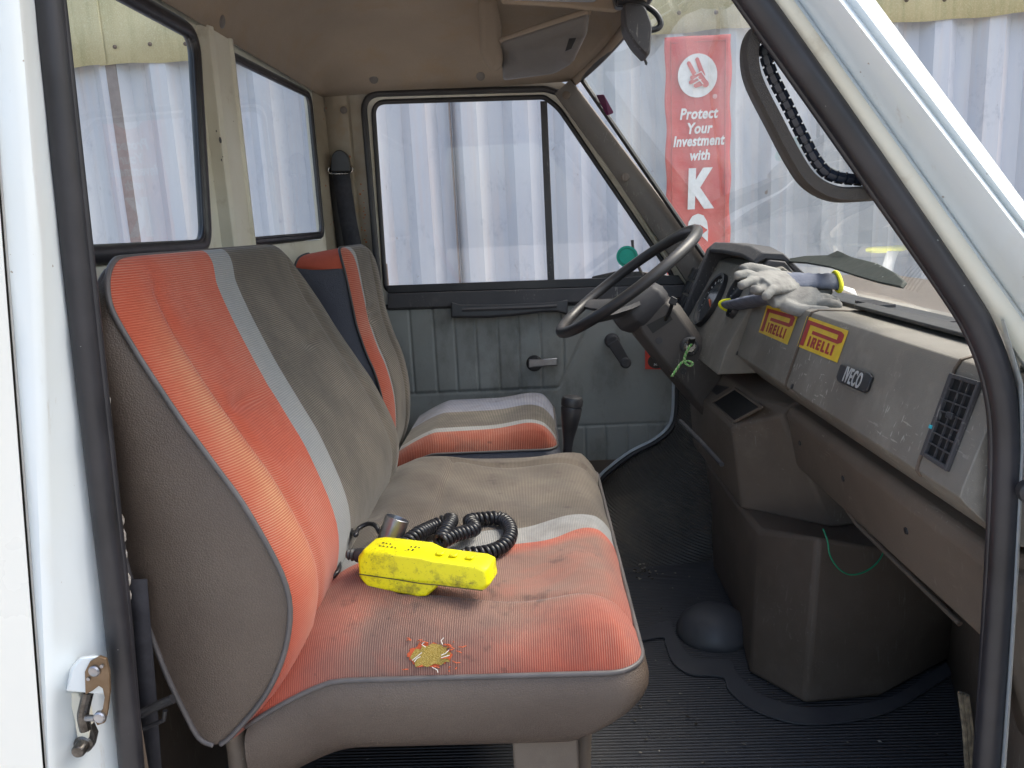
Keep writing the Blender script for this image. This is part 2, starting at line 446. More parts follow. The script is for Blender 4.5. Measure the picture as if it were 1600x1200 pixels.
# ================================================================== SETTING
g = MB().add([(-60,-60,-.66),(60,-60,-.66),(60,60,-.66),(-60,60,-.66)], [(0,1,2,3)])
MAT['ground'] = mottled('concrete_yard', (.42, .40, .37), (.34, .32, .29), 1.2, .85, dirt=((.14, .12, .10), 2, .5, .6))
tag(g.build('ground', MAT['ground'], smooth=False), kind='structure')

# corrugated container wall
WY = 3.62; PITCH = .2755
def corr(x):
    t = ((x-.045) / PITCH) % 1.0
    if t < .30: return 0
    if t < .5: return (t-.30)/.20
    if t < .80: return 1
    return 1-(t-.80)/.20
xs = []; k0 = -30
for k in range(-30, 42):
    for t in (0, .30, .5, .80): xs.append((k+t)*PITCH+.045)
WTOP = 2.12
m = MB()
def crow(z): return [Vector((x, WY-.052*corr(x+1e-6), z)) for x in xs]
rings = [crow(-.66+i*(WTOP+.66)/6) for i in range(7)]
m.loft(rings, closed=False, caps=False)
wall = m.build('container_wall', MAT['wall'], smooth=False, solid=.004)
tag(wall, 'pale blue corrugated steel container wall standing beyond the far side of the van', 'container')
m = MB().box((xs[0], WY-.05, WTOP+.0), (xs[-1], WY+.03, WTOP+.09)); m.build('top_rail', MAT['wall'], wall, smooth=False, bevel=.006)
m = MB()
sx_ = aY(185, 200, WY-.05).x
m.box((sx_-.02, WY-.058, -.66), (sx_+.035, WY-.040, WTOP))
sx_ = aY(710, 300, WY).x
m.box((sx_, WY-.046, -.66), (sx_+.006, WY+.0, WTOP))
m.each('seam_strip', flat('rusty_seam', (.22, .19, .18), .8), wall, smooth=False)
# fibreglass sheets along the top
NAIL = flat('nail_metal', (.12, .09, .07), .6, .5)
edges = [-4.2, -2.90, -2.28, -.70, .50, 1.65, 3.05, 4.4, 5.6]
lows = [aY(105,105,WY-.08).z-.02, aY(105,105,WY-.08).z, aY(250,98,WY-.08).z, aY(300,80,WY-.08).z, aY(900,60,WY-.08).z, aY(1100,50,WY-.08).z, aY(1450,30,WY-.08).z, aY(1550,20,WY-.08).z]
shlabels = ['yellowed fibreglass sheet fixed above the wall at its far left end', 'mossy yellow fibreglass sheet seen through the left rear window, left of the rusty strip',
 'pale yellow fibreglass sheet seen through the left rear window, right of the rusty strip', 'weathered fibreglass sheet hidden above the driver door and headliner',
 'mossy fibreglass sheet above the top left of the red banner', 'greenish fibreglass sheet above the top right of the red banner', 'tan fibreglass sheet with nails above the wall outside the white windscreen pillar', 'tan fibreglass sheet at the far right end of the wall top']
for i in range(8):
    x0, x1, zl = edges[i], edges[i+1]+.04, lows[i]
    yb = WY-.062-.008*(i % 2)
    def fn(u, v, x0=x0, x1=x1, zl=zl, yb=yb, i=i):
        x = x0+(x1-x0)*u; wob = .008*math.sin(x*3.1+i)+.003*math.sin(x*19+i*2)
        return Vector((x, yb-.008*math.sin(x*8)*(1-v)-.006*math.sin(x*13), zl+wob*(1-v)+v*(3.15-zl)))
    sh = MB().grid(fn, 60, 6).build('fibreglass_sheet', MAT['fibre'], solid=.004, sharp=0)
    tag(sh, shlabels[i], 'sheet', 'fibreglass sheets along the top of the container wall')
    nm = MB()
    for k in range(int((x1-x0)/.19)):
        x = x0+.1+k*.19; z = zl+.09+.02*math.sin(k*3)
        nm.lathe((x, yb-.022, z), (0, -1, 0), [(0, .011), (.004, .011), (.007, .006), (.012, .005)], 10)
    nm.each('nail', NAIL, sh)

# banner
BY = WY-.075
def bp(px, py, off=0): return aY(px, py, BY-off)
tl, tr, bl, br = bp(1036, 58), bp(1141, 55), bp(1044, 392), bp(1141, 390)
bx0 = (tl.x+bl.x)/2; bx1 = (tr.x+br.x)/2; bzt = (tl.z+tr.z)/2; bw = bx1-bx0
bzb = bzt-3.9*bw
def bfn(u, v):
    return Vector((bx0+bw*u+.004*math.sin(v*31), BY+.006*math.sin(v*17+u*2)+.010*math.sin(u*7+v*9)*u*(1-u)*2-.004, bzb+(bzt-bzb)*v))
def redmat():
    m = NT('banner_red', .45, .4); o = m.sep()
    c = m.mix(m.ramp(m.noise(2.5, 6), [(.35, 0), (.7, 1)]), (.60, .045, .045), (.52, .065, .055))
    c = m.mix(m.ramp(o[2], [(0, 0), (1, 1)]), (.70, .085, .05), c)
    m.col(c); m.bump(m.noise(6, 5, vec=m.mapv((1, 1, 2))), .4, .03); return m.m
banner = MB().grid(bfn, 20, 80).build('banner', redmat(), sharp=0, solid=.002)
tag(banner, 'long red vertical banner with a white hand emblem and white lettering', 'banner')
WHT = flat('banner_white', (.74, .74, .74), .5)
hem = MB()
for xx in (bx0+.03, bx1-.03): hem.tube([(xx, BY-.011, bzb+.02), (xx, BY-.011, (bzb+bzt)/2), (xx, BY-.011, bzt-.02)], .003, 6)
hem.tube([(bx0+.03, BY-.011, bzt-.03), ((bx0+bx1)/2, BY-.011, bzt-.03), (bx1-.03, BY-.011, bzt-.03)], .003, 6)
hem.each('hem', flat('banner_hem', (.45, .05, .045), .6), banner)
def bf(px, py, off): p = bp(px, py, off); return frame(p, (1, 0, 0), (0, 0, 1))
UX = (bx1-bx0)/104.0     # metres per photo pixel on the banner
c = bp(1090, 118, .020)
disc = MB().prism([c+Vector((math.cos(t)*31*UX, 0, math.sin(t)*33*UX)) for t in [2*math.pi*i/48 for i in range(48)]], (0, .004, 0)).build('emblem', WHT, banner, smooth=False)
RED2 = flat('banner_red_flat', (.56, .055, .05), .5)
hm = MB()
def hp(x, z, y=0): return c+Vector((x*UX, -.003+y, z*UX))
def cap(a, b, r1, r2=None):
    a = Vector(a); b = Vector(b); r2 = r2 or r1; d = (b-a).normalized(); q = Vector((-d.y, d.x)); out = []
    ang = math.atan2(q.y, q.x)
    for k in range(9): t = ang+math.pi*k/8; out.append((a.x+r1*math.cos(t), a.y+r1*math.sin(t)))
    for k in range(9): t = ang+math.pi+math.pi*k/8; out.append((b.x+r2*math.cos(t), b.y+r2*math.sin(t)))
    return out
for i, (a, b, r1, r2) in enumerate([((-14, 19), (-3, -2), 3.0, 3.6), ((-1, 24), (8, 0), 3.0, 3.8), ((-9, -3), (2, 1), 3.2, 3.4), ((-11, -10), (-1, -5), 3.0, 3.2), ((-3, -15), (6, -11), 3.8, 5.0), ((3, 0), (12, -14), 5.5, 5)]):
    hm.prism([hp(x, z, -.0015*i) for x, z in cap(a, b, r1, r2)], (0, .001, 0))
hm.build('hand_mark', RED2, disc, smooth=False)
ol = MB()
for a, b in [((-5, 1), (5, 5)), ((-7, -6.6), (1, -2)), ((-7, -13), (5, -7)), ((5, 5), (14, -8)), ((-1, -4), (8, -14))]:
    p, q = Vector(hp(*a, -.010)), Vector(hp(*b, -.010)); ol.tube([p, p.lerp(q, .5), q], .0022, 6)
ol.each('finger_line', WHT, disc)
for s, px, py, sz in (('Protect', 1091, 178, 19), ('Your', 1092, 201, 19), ('Investment', 1091, 220.5, 18.5), ('with', 1093, 243, 18)):
    text(s, sz*UX*1.22, bf(px, py, .022), WHT, 'lettering', banner, .001, .22, .7*UX, .80 if s != 'Investment' else .76, 1.06)
text('®', 9*UX, bf(1117, 151, .022), WHT, 'lettering', banner, .001)
text('K', 82*UX, bf(1091, 298, .022), WHT, 'lettering', banner, .001, .05, 4.6*UX, .68)
text('e', 92*UX, bf(1090, 353, .022), WHT, 'lettering', banner, .001, 0, 5.0*UX, .72)
text('n', 92*UX, bf(1092, 414, .022), WHT, 'lettering', banner, .001, 0, 5.0*UX, .72)

# ================================================================== VAN
VL = Vector((0, .85, -.66))
van = thing('van', 'white van cab with its passenger door open, seen across the orange and grey seats', 'van', VL, world=True)
# ---- near B pillar
def vline(tab, Y, y0=-420, y1=1500, n=12):
    ys = [t[0] for t in tab]
    def f(y):
        for (a, xa), (b, xb) in zip(tab, tab[1:]):
            if y <= b or (b, xb) == tab[-1]: return xa+(xb-xa)*(y-a)/(b-a)
    return [aY(f(y0+(y1-y0)*i/n), y0+(y1-y0)*i/n, Y) for i in range(n+1)]
GAP = [(0, -22), (450, 13), (1200, 71)]; RID = [(0, 30), (400, 62), (1200, 88)]; SL = [(0, 60), (400, 101), (750, 138), (1200, 188)]; SR = [(0, 97), (750, 178), (1200, 222)]
FAR = [(0, -520), (1200, -440)]
FL2 = [(0, 12), (400, 44), (1200, 76)]
cols = [vline(GAP, -.056), vline(GAP, -.060), vline(FL2, -.062), vline(RID, -.056), vline([(a, b+6) for a, b in RID], -.050), vline(SL, .006), vline(SR, .03), vline(SR, .06)]
m = MB().loft(cols, closed=False, caps=False)
bp_ = m.build('door_pillar', MAT['paint'], van, sharp=50)
tag(bp_, 'white door pillar at the left edge with its striker')
m = MB().loft([vline(FAR, -.064), vline([(a, b-4) for a, b in GAP], -.066), vline([(a, b-3) for a, b in GAP], -.05)], closed=False, caps=False)
m.build('side_panel', MAT['outer'], van, sharp=40)
m = MB().tube(vline([(a, b+2) for a, b in GAP], -.061), .0009, 6)
m.build('sealant_line', flat('sealant', (.35, .35, .34)), bp_)
# smear on pillar
# striker
def sp(px, py, Y): return aY(px, py, Y-.024)
st = MB()
st.loft([[sp(104,1080,-.035), sp(112,1045,-.035), sp(128,1027,-.035), sp(160,1025,-.035), sp(167,1045,-.03), sp(168,1085,-.03), sp(150,1083,-.03)],
         [sp(102,1080,-.006), sp(108,1045,-.006), sp(124,1027,-.006), sp(150,1022,-.006), sp(158,1045,-.006), sp(158,1085,-.006), sp(140,1083,-.006)]])
strk = st.build('door_striker', MAT['paint'], bp_, bevel=.002)
arc = [sp(x, y, -.038) for x, y in ((132,1050),(140,1034),(154,1026),(165,1030),(170,1050),(171,1080),(168,1110),(163,1130),(152,1134),(146,1124),(152,1118),(160,1108),(163,1090),(160,1076),(154,1072),(144,1080),(133,1086))]
s2 = MB().prism(arc, (0, .004, 0)); s2.build('striker_plate', MAT['rustmetal'], bp_, bevel=.0008)
s3 = MB()
for px, py, r in ((150, 1046, .0062), (158, 1118, .0065)): s3.lathe(sp(px, py, -.036), (0, -1, 0), [(0, r), (.004, r), (.0055, r*.8), (.0045, r*.35)], 20)
for px, py, r in ((160, 1040, .002), (139, 1060, .002)): s3.lathe(sp(px, py, -.038), (0, -1, 0), [(0, r), (.002, r)], 10)
s3.cyl(sp(136, 1122, -.028), sp(150, 1122, -.034), .0035); s3.each('striker_screw', MAT['metal'], bp_)
s4 = MB().prism([sp(x, y, -.014) for x, y in ((106,1082),(122,1084),(136,1110),(140,1140),(136,1165),(130,1174),(122,1165),(117,1130))], (0, .01, 0))
s4.build('striker_base', MAT['cream'], bp_, bevel=.001)
s5 = MB().tube(crom([sp(x, y, -.022) for x, y in ((138,1080),(132,1105),(130,1120),(134,1140))], 4), .0062, 10)
s5.lathe(sp(134, 1158, -.008), (0.1, -1, 0), [(0, .011), (.006, .0105), (.008, .008), (.018, .0075), (.020, .006)], 20)
s5.prism([sp(x, y, -.012) for x, y in ((120,1130),(140,1132),(148,1150),(144,1168),(130,1177),(121,1165))], (0, .008, 0))
s5.build('striker_wedge', MAT['greasy'], bp_)

# ---- near A pillar (white)
def lin(x0, s, Y, e=0): return [aY(x0+s*y, y, Y) for y in (-420, -200, 0, 200, 400, 600, 800)]
apc = [lin(1192, .70, .05), lin(1200, .70, .010), lin(1206, .70, -.004), lin(1242, .7156, -.012), lin(1247, .7156, -.006), lin(1252, .7156, -.012), lin(1300, .77, -.040), lin(1311, .777, -.045), lin(1316, .777, -.040), lin(1322, .77, -.033), lin(1338, .76, -.040), lin(1360, .74, -.034), lin(1366, .738, -.020), lin(1368, .737, .06)]
m = MB().loft(apc, closed=False, caps=False)
ap = m.build('windscreen_pillar', MAT['paint'], van, sharp=40)
tag(ap, 'white windscreen pillar crossing the upper right')
m = MB().loft([lin(1203, .70, -.0055), lin(1240, .7156, -.0145)], closed=False, caps=False)
m.build('cream_strip', MAT['cream'], ap, solid=.001)
# jamb strip down the right and the fender behind
cols = [[aY(x+o, y, Y) for x, y in ((1560,500),(1588,600),(1590,700),(1582,850),(1574,1000),(1560,1200),(1545,1450))] for o, Y in ((-4, .05), (0, .0), (9, -.02), (12, .03))]
MB().loft(cols, closed=False, caps=False).build('jamb_strip', MAT['paint'], van)
# open door (hinged forward)
dr = MB().loft([[Vector((x, y, z)) for x, y in ((.515, -.03), (.56, -.45), (.62, -.98), (.68, -.97), (.63, -.45), (.585, -.03))] for z in (-.02, .3, .6, .80)])
door1 = dr.build('passenger_door', mottled('open_door_trim', (.22, .215, .20), (.28, .27, .25), 5, .6), van, bevel=.006)
MB().loft([[Vector((x, y, z)) for x, y in ((.60, -.03), (.70, -.97), (.715, -.96), (.615, -.03))] for z in (-.1, .4, .82)]).build('door_skin', MAT['paint'], door1)
m = MB().lathe(aY(1607, 765, -.02), (-.3, -1, 0), [(0, .012), (.006, .013), (.012, .011), (.016, .004)], 20)
m.build('door_check', MAT['rubber'], door1)
# ---- near door seal
path = [(206,1200),(184,975),(158,750),(119,400),(77,0),(60,-160),(70,-330),(140,-420),(400,-440),(700,-430),(850,-390),(960,-300),(1180,0),(1350,240),(1493,450),(1536,524),(1562,600),(1572,690),(1566,850),(1556,1000),(1541,1200),(1520,1420),(1440,1500),(300,1500),(226,1420)]
pp = crom([aY(x, y, .0) for x, y in path], 6, closed=True)
m = MB().tube(pp, .0138, 12, closed=True, upv=Vector((0, 1, 0)))
pin = crom([aY(x, y, .0) for x, y in path], 6, closed=True)
cen = sum(pin, Vector((0,0,0)))/len(pin)
inner = [p+(cen-p).normalized()*.0125+Vector((0, .004, 0)) for p in pin]
m.tube(inner, .0045, 8, closed=True, upv=Vector((0, 1, 0)))
outer = [p-(cen-p).normalized()*.011+Vector((0, .002, 0)) for p in pin]
m.tube(outer, .0035, 8, closed=True, upv=Vector((0, 1, 0)))
m.build('door_seal', MAT['seal'], van, sharp=0)
# torn grey foam edge behind the seal, left
fo = MB()
for (x, y, r) in [(152,525,.004),(156,548,.005),(158,570,.004),(162,598,.006),(166,625,.007),(168,650,.007),(171,680,.006),(172,706,.005),(176,735,.004),(192,812,.004),(194,836,.005),(197,865,.004),(201,905,.005),(203,930,.004)]:
    p = aY(x-3, y, .03); fo.lathe(p-Vector((0,0,r*2.0)), (.05*random.uniform(-1,1), 0, 1), [(0, .001), (r*.8, r*.8), (r*2, r), (r*3.2, r*.7), (r*4, .001)], 7)
fo.each('torn_edging', mottled('foam_grey', (.42, .40, .37), (.2, .17, .14), 150, .95), van)

# ---- shell: roof outside, floor, walls
MB().loft([[Vector((x, y, 1.66-.10*abs((y-.83)/.85)**5)) for y in [-.03+i*1.76/16 for i in range(17)]] for x in (-.67, -.5, -.3, .0, .18)], closed=False, caps=False).build('roof', MAT['paint'], van, solid=.004)
XR = -.635; YF = 1.645; YN = .05
def hl(u, v):
    # u: rear->front, v: near->far
    a = v*2-1; b = u*2-1
    xf = .128+.115*(1-abs(a)**2.4); x = -.618+(xf+.618)*(.5+.5*math.copysign(abs(b)**.8, b))
    ye = 1.635; y = -.02+(ye+.02)*(.5+.5*math.copysign(abs(a)**.8, a))
    ze = 1.404+.004*u+.05*u*(1-a*a)
    h = ((1-abs(a)**3.2)**.62)*((1-abs(b)**3.6)**.62)
    return Vector((x, y, ze+h*(.165-.045*u)))
hd = MB().grid(hl, 56, 56).build('headliner', MAT['headliner'], van, sharp=0, solid=.003)
HB = bvh(hd)
bo = MB(); 
for px, py in ((346, 34), (584, 124), (751, 119)):
    p, n = hit(HB, px, py, .0)
    if p: bo.lathe(p, n, [(0, .0135), (.003, .0125), (.0045, .009), (.0042, .002)], 20)
bo.each('trim_stud', MAT['visor'], hd)
# brow: the front edge roll above the windscreen
fr = [hl(1, i/40)+Vector((.004, 0, -.004)) for i in range(41)]
MB().tube(fr, .012, 10).build('windscreen_header', MAT['headliner'], van, sharp=0)
# rear wall with two window openings
def rq(px, py, X=XR): return aX(px, py, X)
w2 = [rq(334,76), rq(489,153), rq(494,368), rq(352,382)]
w1r = [rq(299,52), rq(319,386)]
w2[0].y = w2[3].y = (w2[0].y+w2[3].y)/2; w2[1].y = w2[2].y = (w2[1].y+w2[2].y)/2
pst_y = (rq(311, 60).y, rq(350, 75).y)
zT, zB = w1r[0].z, w1r[1].z
y1a = .13; bl1 = rq(137, 405)
w1 = [Vector((XR, y1a, zT)), Vector((XR, w1r[0].y, zT)), Vector((XR, w1r[1].y, zB)), Vector((XR, y1a, zB))]
zb_ = (zB+w2[2].z)/2
yl, yr = w2[0].y, w2[1].y
rw = MB()
x0, x1 = XR-.012, XR
ya, yb2 = pst_y
ya -= .004
top = 1.47
rw.box((x0, -.02, 0), (x1, 1.66, min(zB, w2[2].z, w2[3].z)-.002))
rw.box((x0, -.02, max(zT, w2[0].z, w2[1].z)), (x1, 1.66, top))
zlo = min(zB, w2[2].z, w2[3].z)-.002; zhi = max(zT, w2[0].z, w2[1].z)
rw.box((x0, -.02, zlo), (x1, y1a, zhi))
rw.box((x0, w2[2].y, zlo), (x1, 1.66, zhi))
rw.hexa([(XR-.008, w1[2].y+.004, zB-.03), (XR-.008, w2[3].y, zB-.03), (XR-.002, w2[3].y, zB-.03), (XR-.002, w1[2].y+.004, zB-.03)], [(XR-.008, w1[1].y+.004, zT+.03), (XR-.008, w2[0].y, zT+.03), (XR-.002, w2[0].y, zT+.03), (XR-.002, w1[1].y+.004, zT+.03)])
rearw = rw.build('rear_wall', MAT['cream'], van, smooth=False)
pz0, pz1 = zB-.10, 1.408
pl = MB()
prof = [(ya-.004, XR-.01), (ya, XR+.022), (ya+.018, XR+.026), (ya+.024, XR+.019), (yb2-.022, XR+.019), (yb2-.016, XR+.026), (yb2-.002, XR+.022), (yb2, XR-.01)]
pl.loft([[Vector((x, y, z)) for y, x in prof] for z in (pz0, (pz0+pz1)/2, pz1)])
wp = pl.build('window_post', MAT['cream'], rearw, bevel=.002)
hh = MB()
for px, py, r in ((344, 219, .006), (338, 205, .002), (346, 250, .0025), (348, 245, .0015)):
    hh.lathe(aX(px, py, XR+.0275), (1, 0, 0), [(0, r), (.0006, r)], 12)
hh.each('screw_hole', MAT['rubber'], rearw)
mp = [aX(x, y, XR+.0045) for x, y in ((330,72),(335,72)) ]
for quad, nm in ((w1, 0), (w2, 1)):
    ring = roundpoly([q+Vector((.004, 0, 0)) for q in quad], .045 if nm == 0 else .035, 8)
    gl = MB().add([q+Vector((-.008, 0, 0)) for q in ring], [tuple(range(len(ring)))]).build('rear_window', MAT['rearglass'], van, smooth=False)
    g2 = MB().tube(ring, .0155 if nm == 0 else .0105, 10, closed=True, flat=.75, upv=Vector((1, 0, 0)))
    c_ = sum(ring, Vector((0,0,0)))/len(ring)
    g2.tube([p+(c_-p).normalized()*.014+Vector((.004, 0, 0)) for p in ring], .004, 8, closed=True)
    g2.build('window_gasket', MAT['seal'], gl, sharp=0)
    fl = MB()   # fill ring between rect opening and gasket corners
    tag(gl, 'left rear cab window with yellow sheet beyond' if nm == 0 else 'right rear cab window beside the far pillar')
# dark lower trim under rear windows on near side
MB().box((XR+.001, .0, .0), (XR+.012, 1.64, .86)).build('rear_trim', MAT['tunnel'], van, smooth=False)
# interior side behind near pillar
MB().box((-.66, .03, .0), (-.515, .05, 1.5)).build('pillar_trim', MAT['tunnel'], van, smooth=False)

# ---- far side: corner pillar
cp = MB()
cp.loft([[Vector((XR-.0, YF-.06, z)), Vector((XR+.022, YF-.012, z)), Vector((-.615, YF-.004, z)), Vector((-.60, YF-.010, z)), Vector((-.545, YF-.010, z)), Vector((-.53, YF+.03, z)), Vector((XR, YF+.03, z))] for z in (.2, .7, 1.1, 1.46)])
cornp = cp.build('corner_pillar', mottled('pillar_dirty', (.33, .29, .23), (.25, .215, .165), 10, .65, dirt=((.35, .22, .11), 20, .55, .5), spots=((.3, .1, .04), 45, .7)), van, bevel=.003)
tag(cornp, 'dirty beige corner pillar carrying the seat belt')
m = MB()
for px, py in ((503, 172), (537, 172)): m.lathe(aY(px, py, YF-.012), (0, -1, 0), [(0, .011), (.003, .0105), (.005, .006)], 18)
m.each('bolt', MAT['visor'], cornp)
rs = MB()
for i in range(26):
    y = 290+i*5.2+random.uniform(-3, 3); x = 566+random.uniform(-4, 5)+(y-290)*.03
    r = random.uniform(.001, .0035)
    rs.lathe(aY(x, y, YF-.0115), (0, -1, 0), [(0, r), (.0006, r*.8)], 7)
rs.each('rust_spot', flat('rust', (.38, .12, .04), .9), cornp)
# seat belt
belt = MB()
bpts = [(533,262,.0),(536,300,.005),(543,345,.01),(552,380,.012),(560,420,.012)]
def strip(pts, wd, Y):
    L = []; 
    for x, y, *r in pts: L.append([aY(x-wd/2, y, Y), aY(x+wd/2, y, Y)])
    return L
L = strip([(532,262),(537,300),(544,345),(552,385),(558,430)], 27, YF-.03)
belt.loft(L, closed=False, caps=False)
sb = belt.build('seat_belt', mottled('belt_webbing', (.022, .023, .03), (.035, .036, .045), 60, .8), van, solid=.002)
L = strip([(521,262),(524,300),(530,350),(534,385),(540,430)], 16, YF-.022)
MB().loft(L, closed=False, caps=False).build('belt_return', MAT['rubber'], sb, solid=.002)
gp = roundpoly([aY(x, y, YF-.045) for x, y in ((516,268),(517,244),(524,235),(533,234),(543,242),(548,268))], .008)
MB().prism(gp, (0, .02, 0)).build('belt_guide', MAT['blackplastic'], sb, bevel=.003)
MB().tube(crom([aY(x, y, YF-.035) for x, y in ((514,262),(513,267),(517,271),(532,271),(547,270),(551,264),(548,259))], 5), .0028, 8).build('guide_ring', MAT['chrome'], sb)
# near seat belt by the left pillar
L = [[aY(x-16, y, .075), aY(x+12, y, .08)] for x, y in ((218, 905), (222, 960), (232, 1080), (245, 1260))]
nb = MB().loft(L, closed=False, caps=False).build('seat_belt', mottled('belt_webbing2', (.018, .018, .024), (.03, .03, .038), 60, .8), van, solid=.002)
MB().tube([aY(222, 1115, .06), aY(245, 1103, .06), aY(270, 1092, .06)], .006, 10).build('belt_bar', MAT['blackplastic'], nb)
MB().tube([aY(222, 1140, .06), aY(256, 1125, .06), aY(258, 1110, .06)], .003, 8).build('belt_hook', MAT['blackplastic'], nb)

# ---- driver door (far)
YD = YF
def dq(px, py, o=0): return aY(px, py, YD-o)
winout = roundpoly([dq(x, y) for x, y in ((589,163),(848,158),(872,172),(1000,362),(1052,430),(864,445),(603,452))], [.03, .005, .02, .02, .02, .002, .03], 6)
# frame: cream band between outer seal and glass
sealo = roundpoly([dq(x, y) for x, y in ((568,148),(852,140),(897,150),(1078,428),(1085,470),(596,480))], [.055, .02, .05, .06, .02, .02], 8)
frm = roundpoly([dq(x, y, -.01) for x, y in ((583,160),(850,152),(872,168),(1050,430),(1050,448),(603,456))], [.04, .01, .03, .03, .01, .03], 8)
mb = MB(); 
# band mesh via loft between two loops of equal count (same corner structure of 6)
so_ = roundpoly([dq(x, y, -.004) for x, y in ((568,148),(852,140),(888,150),(1075,425),(1078,470),(596,480))], [.055, .01, .05, .05, .01, .02], 8)
mb.loft([so_, [p+Vector((0, -.004, 0)) for p in so_], frm, [p+Vector((0, .025, 0)) for p in frm]], caps=False)
ddoor = mb.build('driver_door', MAT['cream'], van, sharp=40)
tag(ddoor, 'closed driver door with grey pleated panel on the far side')
MB().tube([p+Vector((0, -.012, 0)) for p in so_], .0095, 10, closed=True, upv=Vector((0, 1, 0))).build('door_seal', MAT['rubber'], ddoor, sharp=0)
MB().tube([p+Vector((0, -.004, 0)) for p in frm], .0075, 8, closed=True, upv=Vector((0, 1, 0))).build('window_channel', MAT['rubber'], ddoor, sharp=0)
so2 = roundpoly([dq(x, y, -.004) for x, y in ((515,60),(860,118),(898,140),(1090,425),(1095,520),(520,520))], .002, 8)
MB().loft([[p+Vector((0, .0, 0)) for p in so_], so2], caps=False).build('side_wall', cornp.data.materials[0], van, smooth=False)
MB().box((-.64, YF-.02, -.1), (.7, YF+.03, .24)).box((-.64, YF+.012, .2), (-.47, YF+.03, .9)).build('door_sill', MAT['tunnel'], van, smooth=False)
# second cream bar beside the A pillar
MB().tube([dq(885,160,.004), dq(960,275,.004), dq(1048,412,.004)], .0045, 8).build('frame_edge', MAT['cream'], ddoor)
gpts = [dq(x, y, -.014) for x, y in ((585,158),(851,152),(861,446),(603,452))]
MB().add(gpts, [(0,1,2,3)]).build('window_glass', MAT['glass'], ddoor, smooth=False)
gpts = [dq(x, y, -.016) for x, y in ((853,152),(875,165),(1050,432),(1050,446),(863,448))]
MB().add(gpts, [(0,1,2,3,4)]).build('quarter_glass', MAT['glass'], ddoor, smooth=False)
MB().hexa([dq(844,158,.004), dq(854,158,.004), dq(855,158,-.02), dq(845,158,-.02)], [dq(856,448,.004), dq(867,448,.004), dq(867,448,-.02), dq(856,448,-.02)]).build('window_divider', MAT['darkgrey'], ddoor, smooth=False, bevel=.002)
# belt rail
rail = MB().loft([[dq(x, y1, .0), dq(x, y1+1, .022), dq(x, y2-4, .026), dq(x, y2, .012), dq(x, y2, -.01)] for x, y1, y2 in ((606,458,486),(700,455,483),(800,452,480),(900,449,476),(1000,446,472),(1075,444,468))])
rail.build('belt_rail', MAT['darkgrey'], ddoor, bevel=.002)
MB().hexa([dq(604,446,.012), dq(1060,430,.012), dq(1060,430,-.02), dq(604,446,-.02)], [dq(606,458,.014), dq(1070,444,.014), dq(1070,444,-.02), dq(606,458,-.02)]).build('window_sill_trim', MAT['rubber'], ddoor, bevel=.002)
# pleated panel heightfield
P0 = dq(600, 480); P1 = dq(1062, 740)
gx = [dq(x, 540).x for x in (644, 680, 712, 745, 779, 811, 845, 880)]
gx2 = [dq(x, 690).x for x in (881, 914, 946, 980, 1012, 1036)]
zg = dq(760, 609).z; zg2 = dq(960, 662).z
xe0, ze0 = dq(872, 609).x, zg; xe1 = dq(912, 520).x; ze1 = dq(912, 520).z
def gro(d, w_=.0035, dep=.0045): return -dep*math.exp(-(d/w_)**2)
def panel(u, v):
    x = P0.x+(P1.x-P0.x)*u; z = .22+(P0.z-.22)*v; h = .012
    diag = (x-xe0)-(xe1-xe0)*max(0, (z-ze0))/(ze1-ze0)
    if z > zg and diag < .004:
        for q in gx:
            h += gro(x-q)
        h += .003
        h += gro(diag, .004, .003)
    if z > zg-.02 and x < xe0: h += gro(z-zg, .004, .005)
    elif z > zg: h += gro(diag-.004, .004, .003)
    if x > dq(868,660).x: h += gro(z-zg2, .003, .004)
    if z < zg2-.004 and x > dq(868,660).x:
        for q in gx2: h += gro(x-q)
        h += .002
    return Vector((x, YD-h, z))
pn = MB().grid(panel, 330, 150)
# trim the lower front corner of the panel to the sill curve
curve = [(1052, 585), (1050, 640), (1044, 668), (1020, 690), (985, 708), (955, 728), (936, 745), (900, 790)]
dpan = pn.build('door_panel', MAT['doorvinyl'], ddoor, sharp=0)
# sill lip curve
sl = crom([dq(x, y, .022) for x, y in ((1054,480),(1053,560),(1052,640),(1043,668),(1020,688),(985,706),(955,728),(934,748),(905,790))], 5)
MB().tube(sl, .0065, 8).build('sill_edge', flat('sill_paint', (.50, .55, .60), .35), ddoor)
MB().tube([p+Vector((.010, -.006, -.004)) for p in sl], .008, 8).build('lower_seal', MAT['rubber'], ddoor)
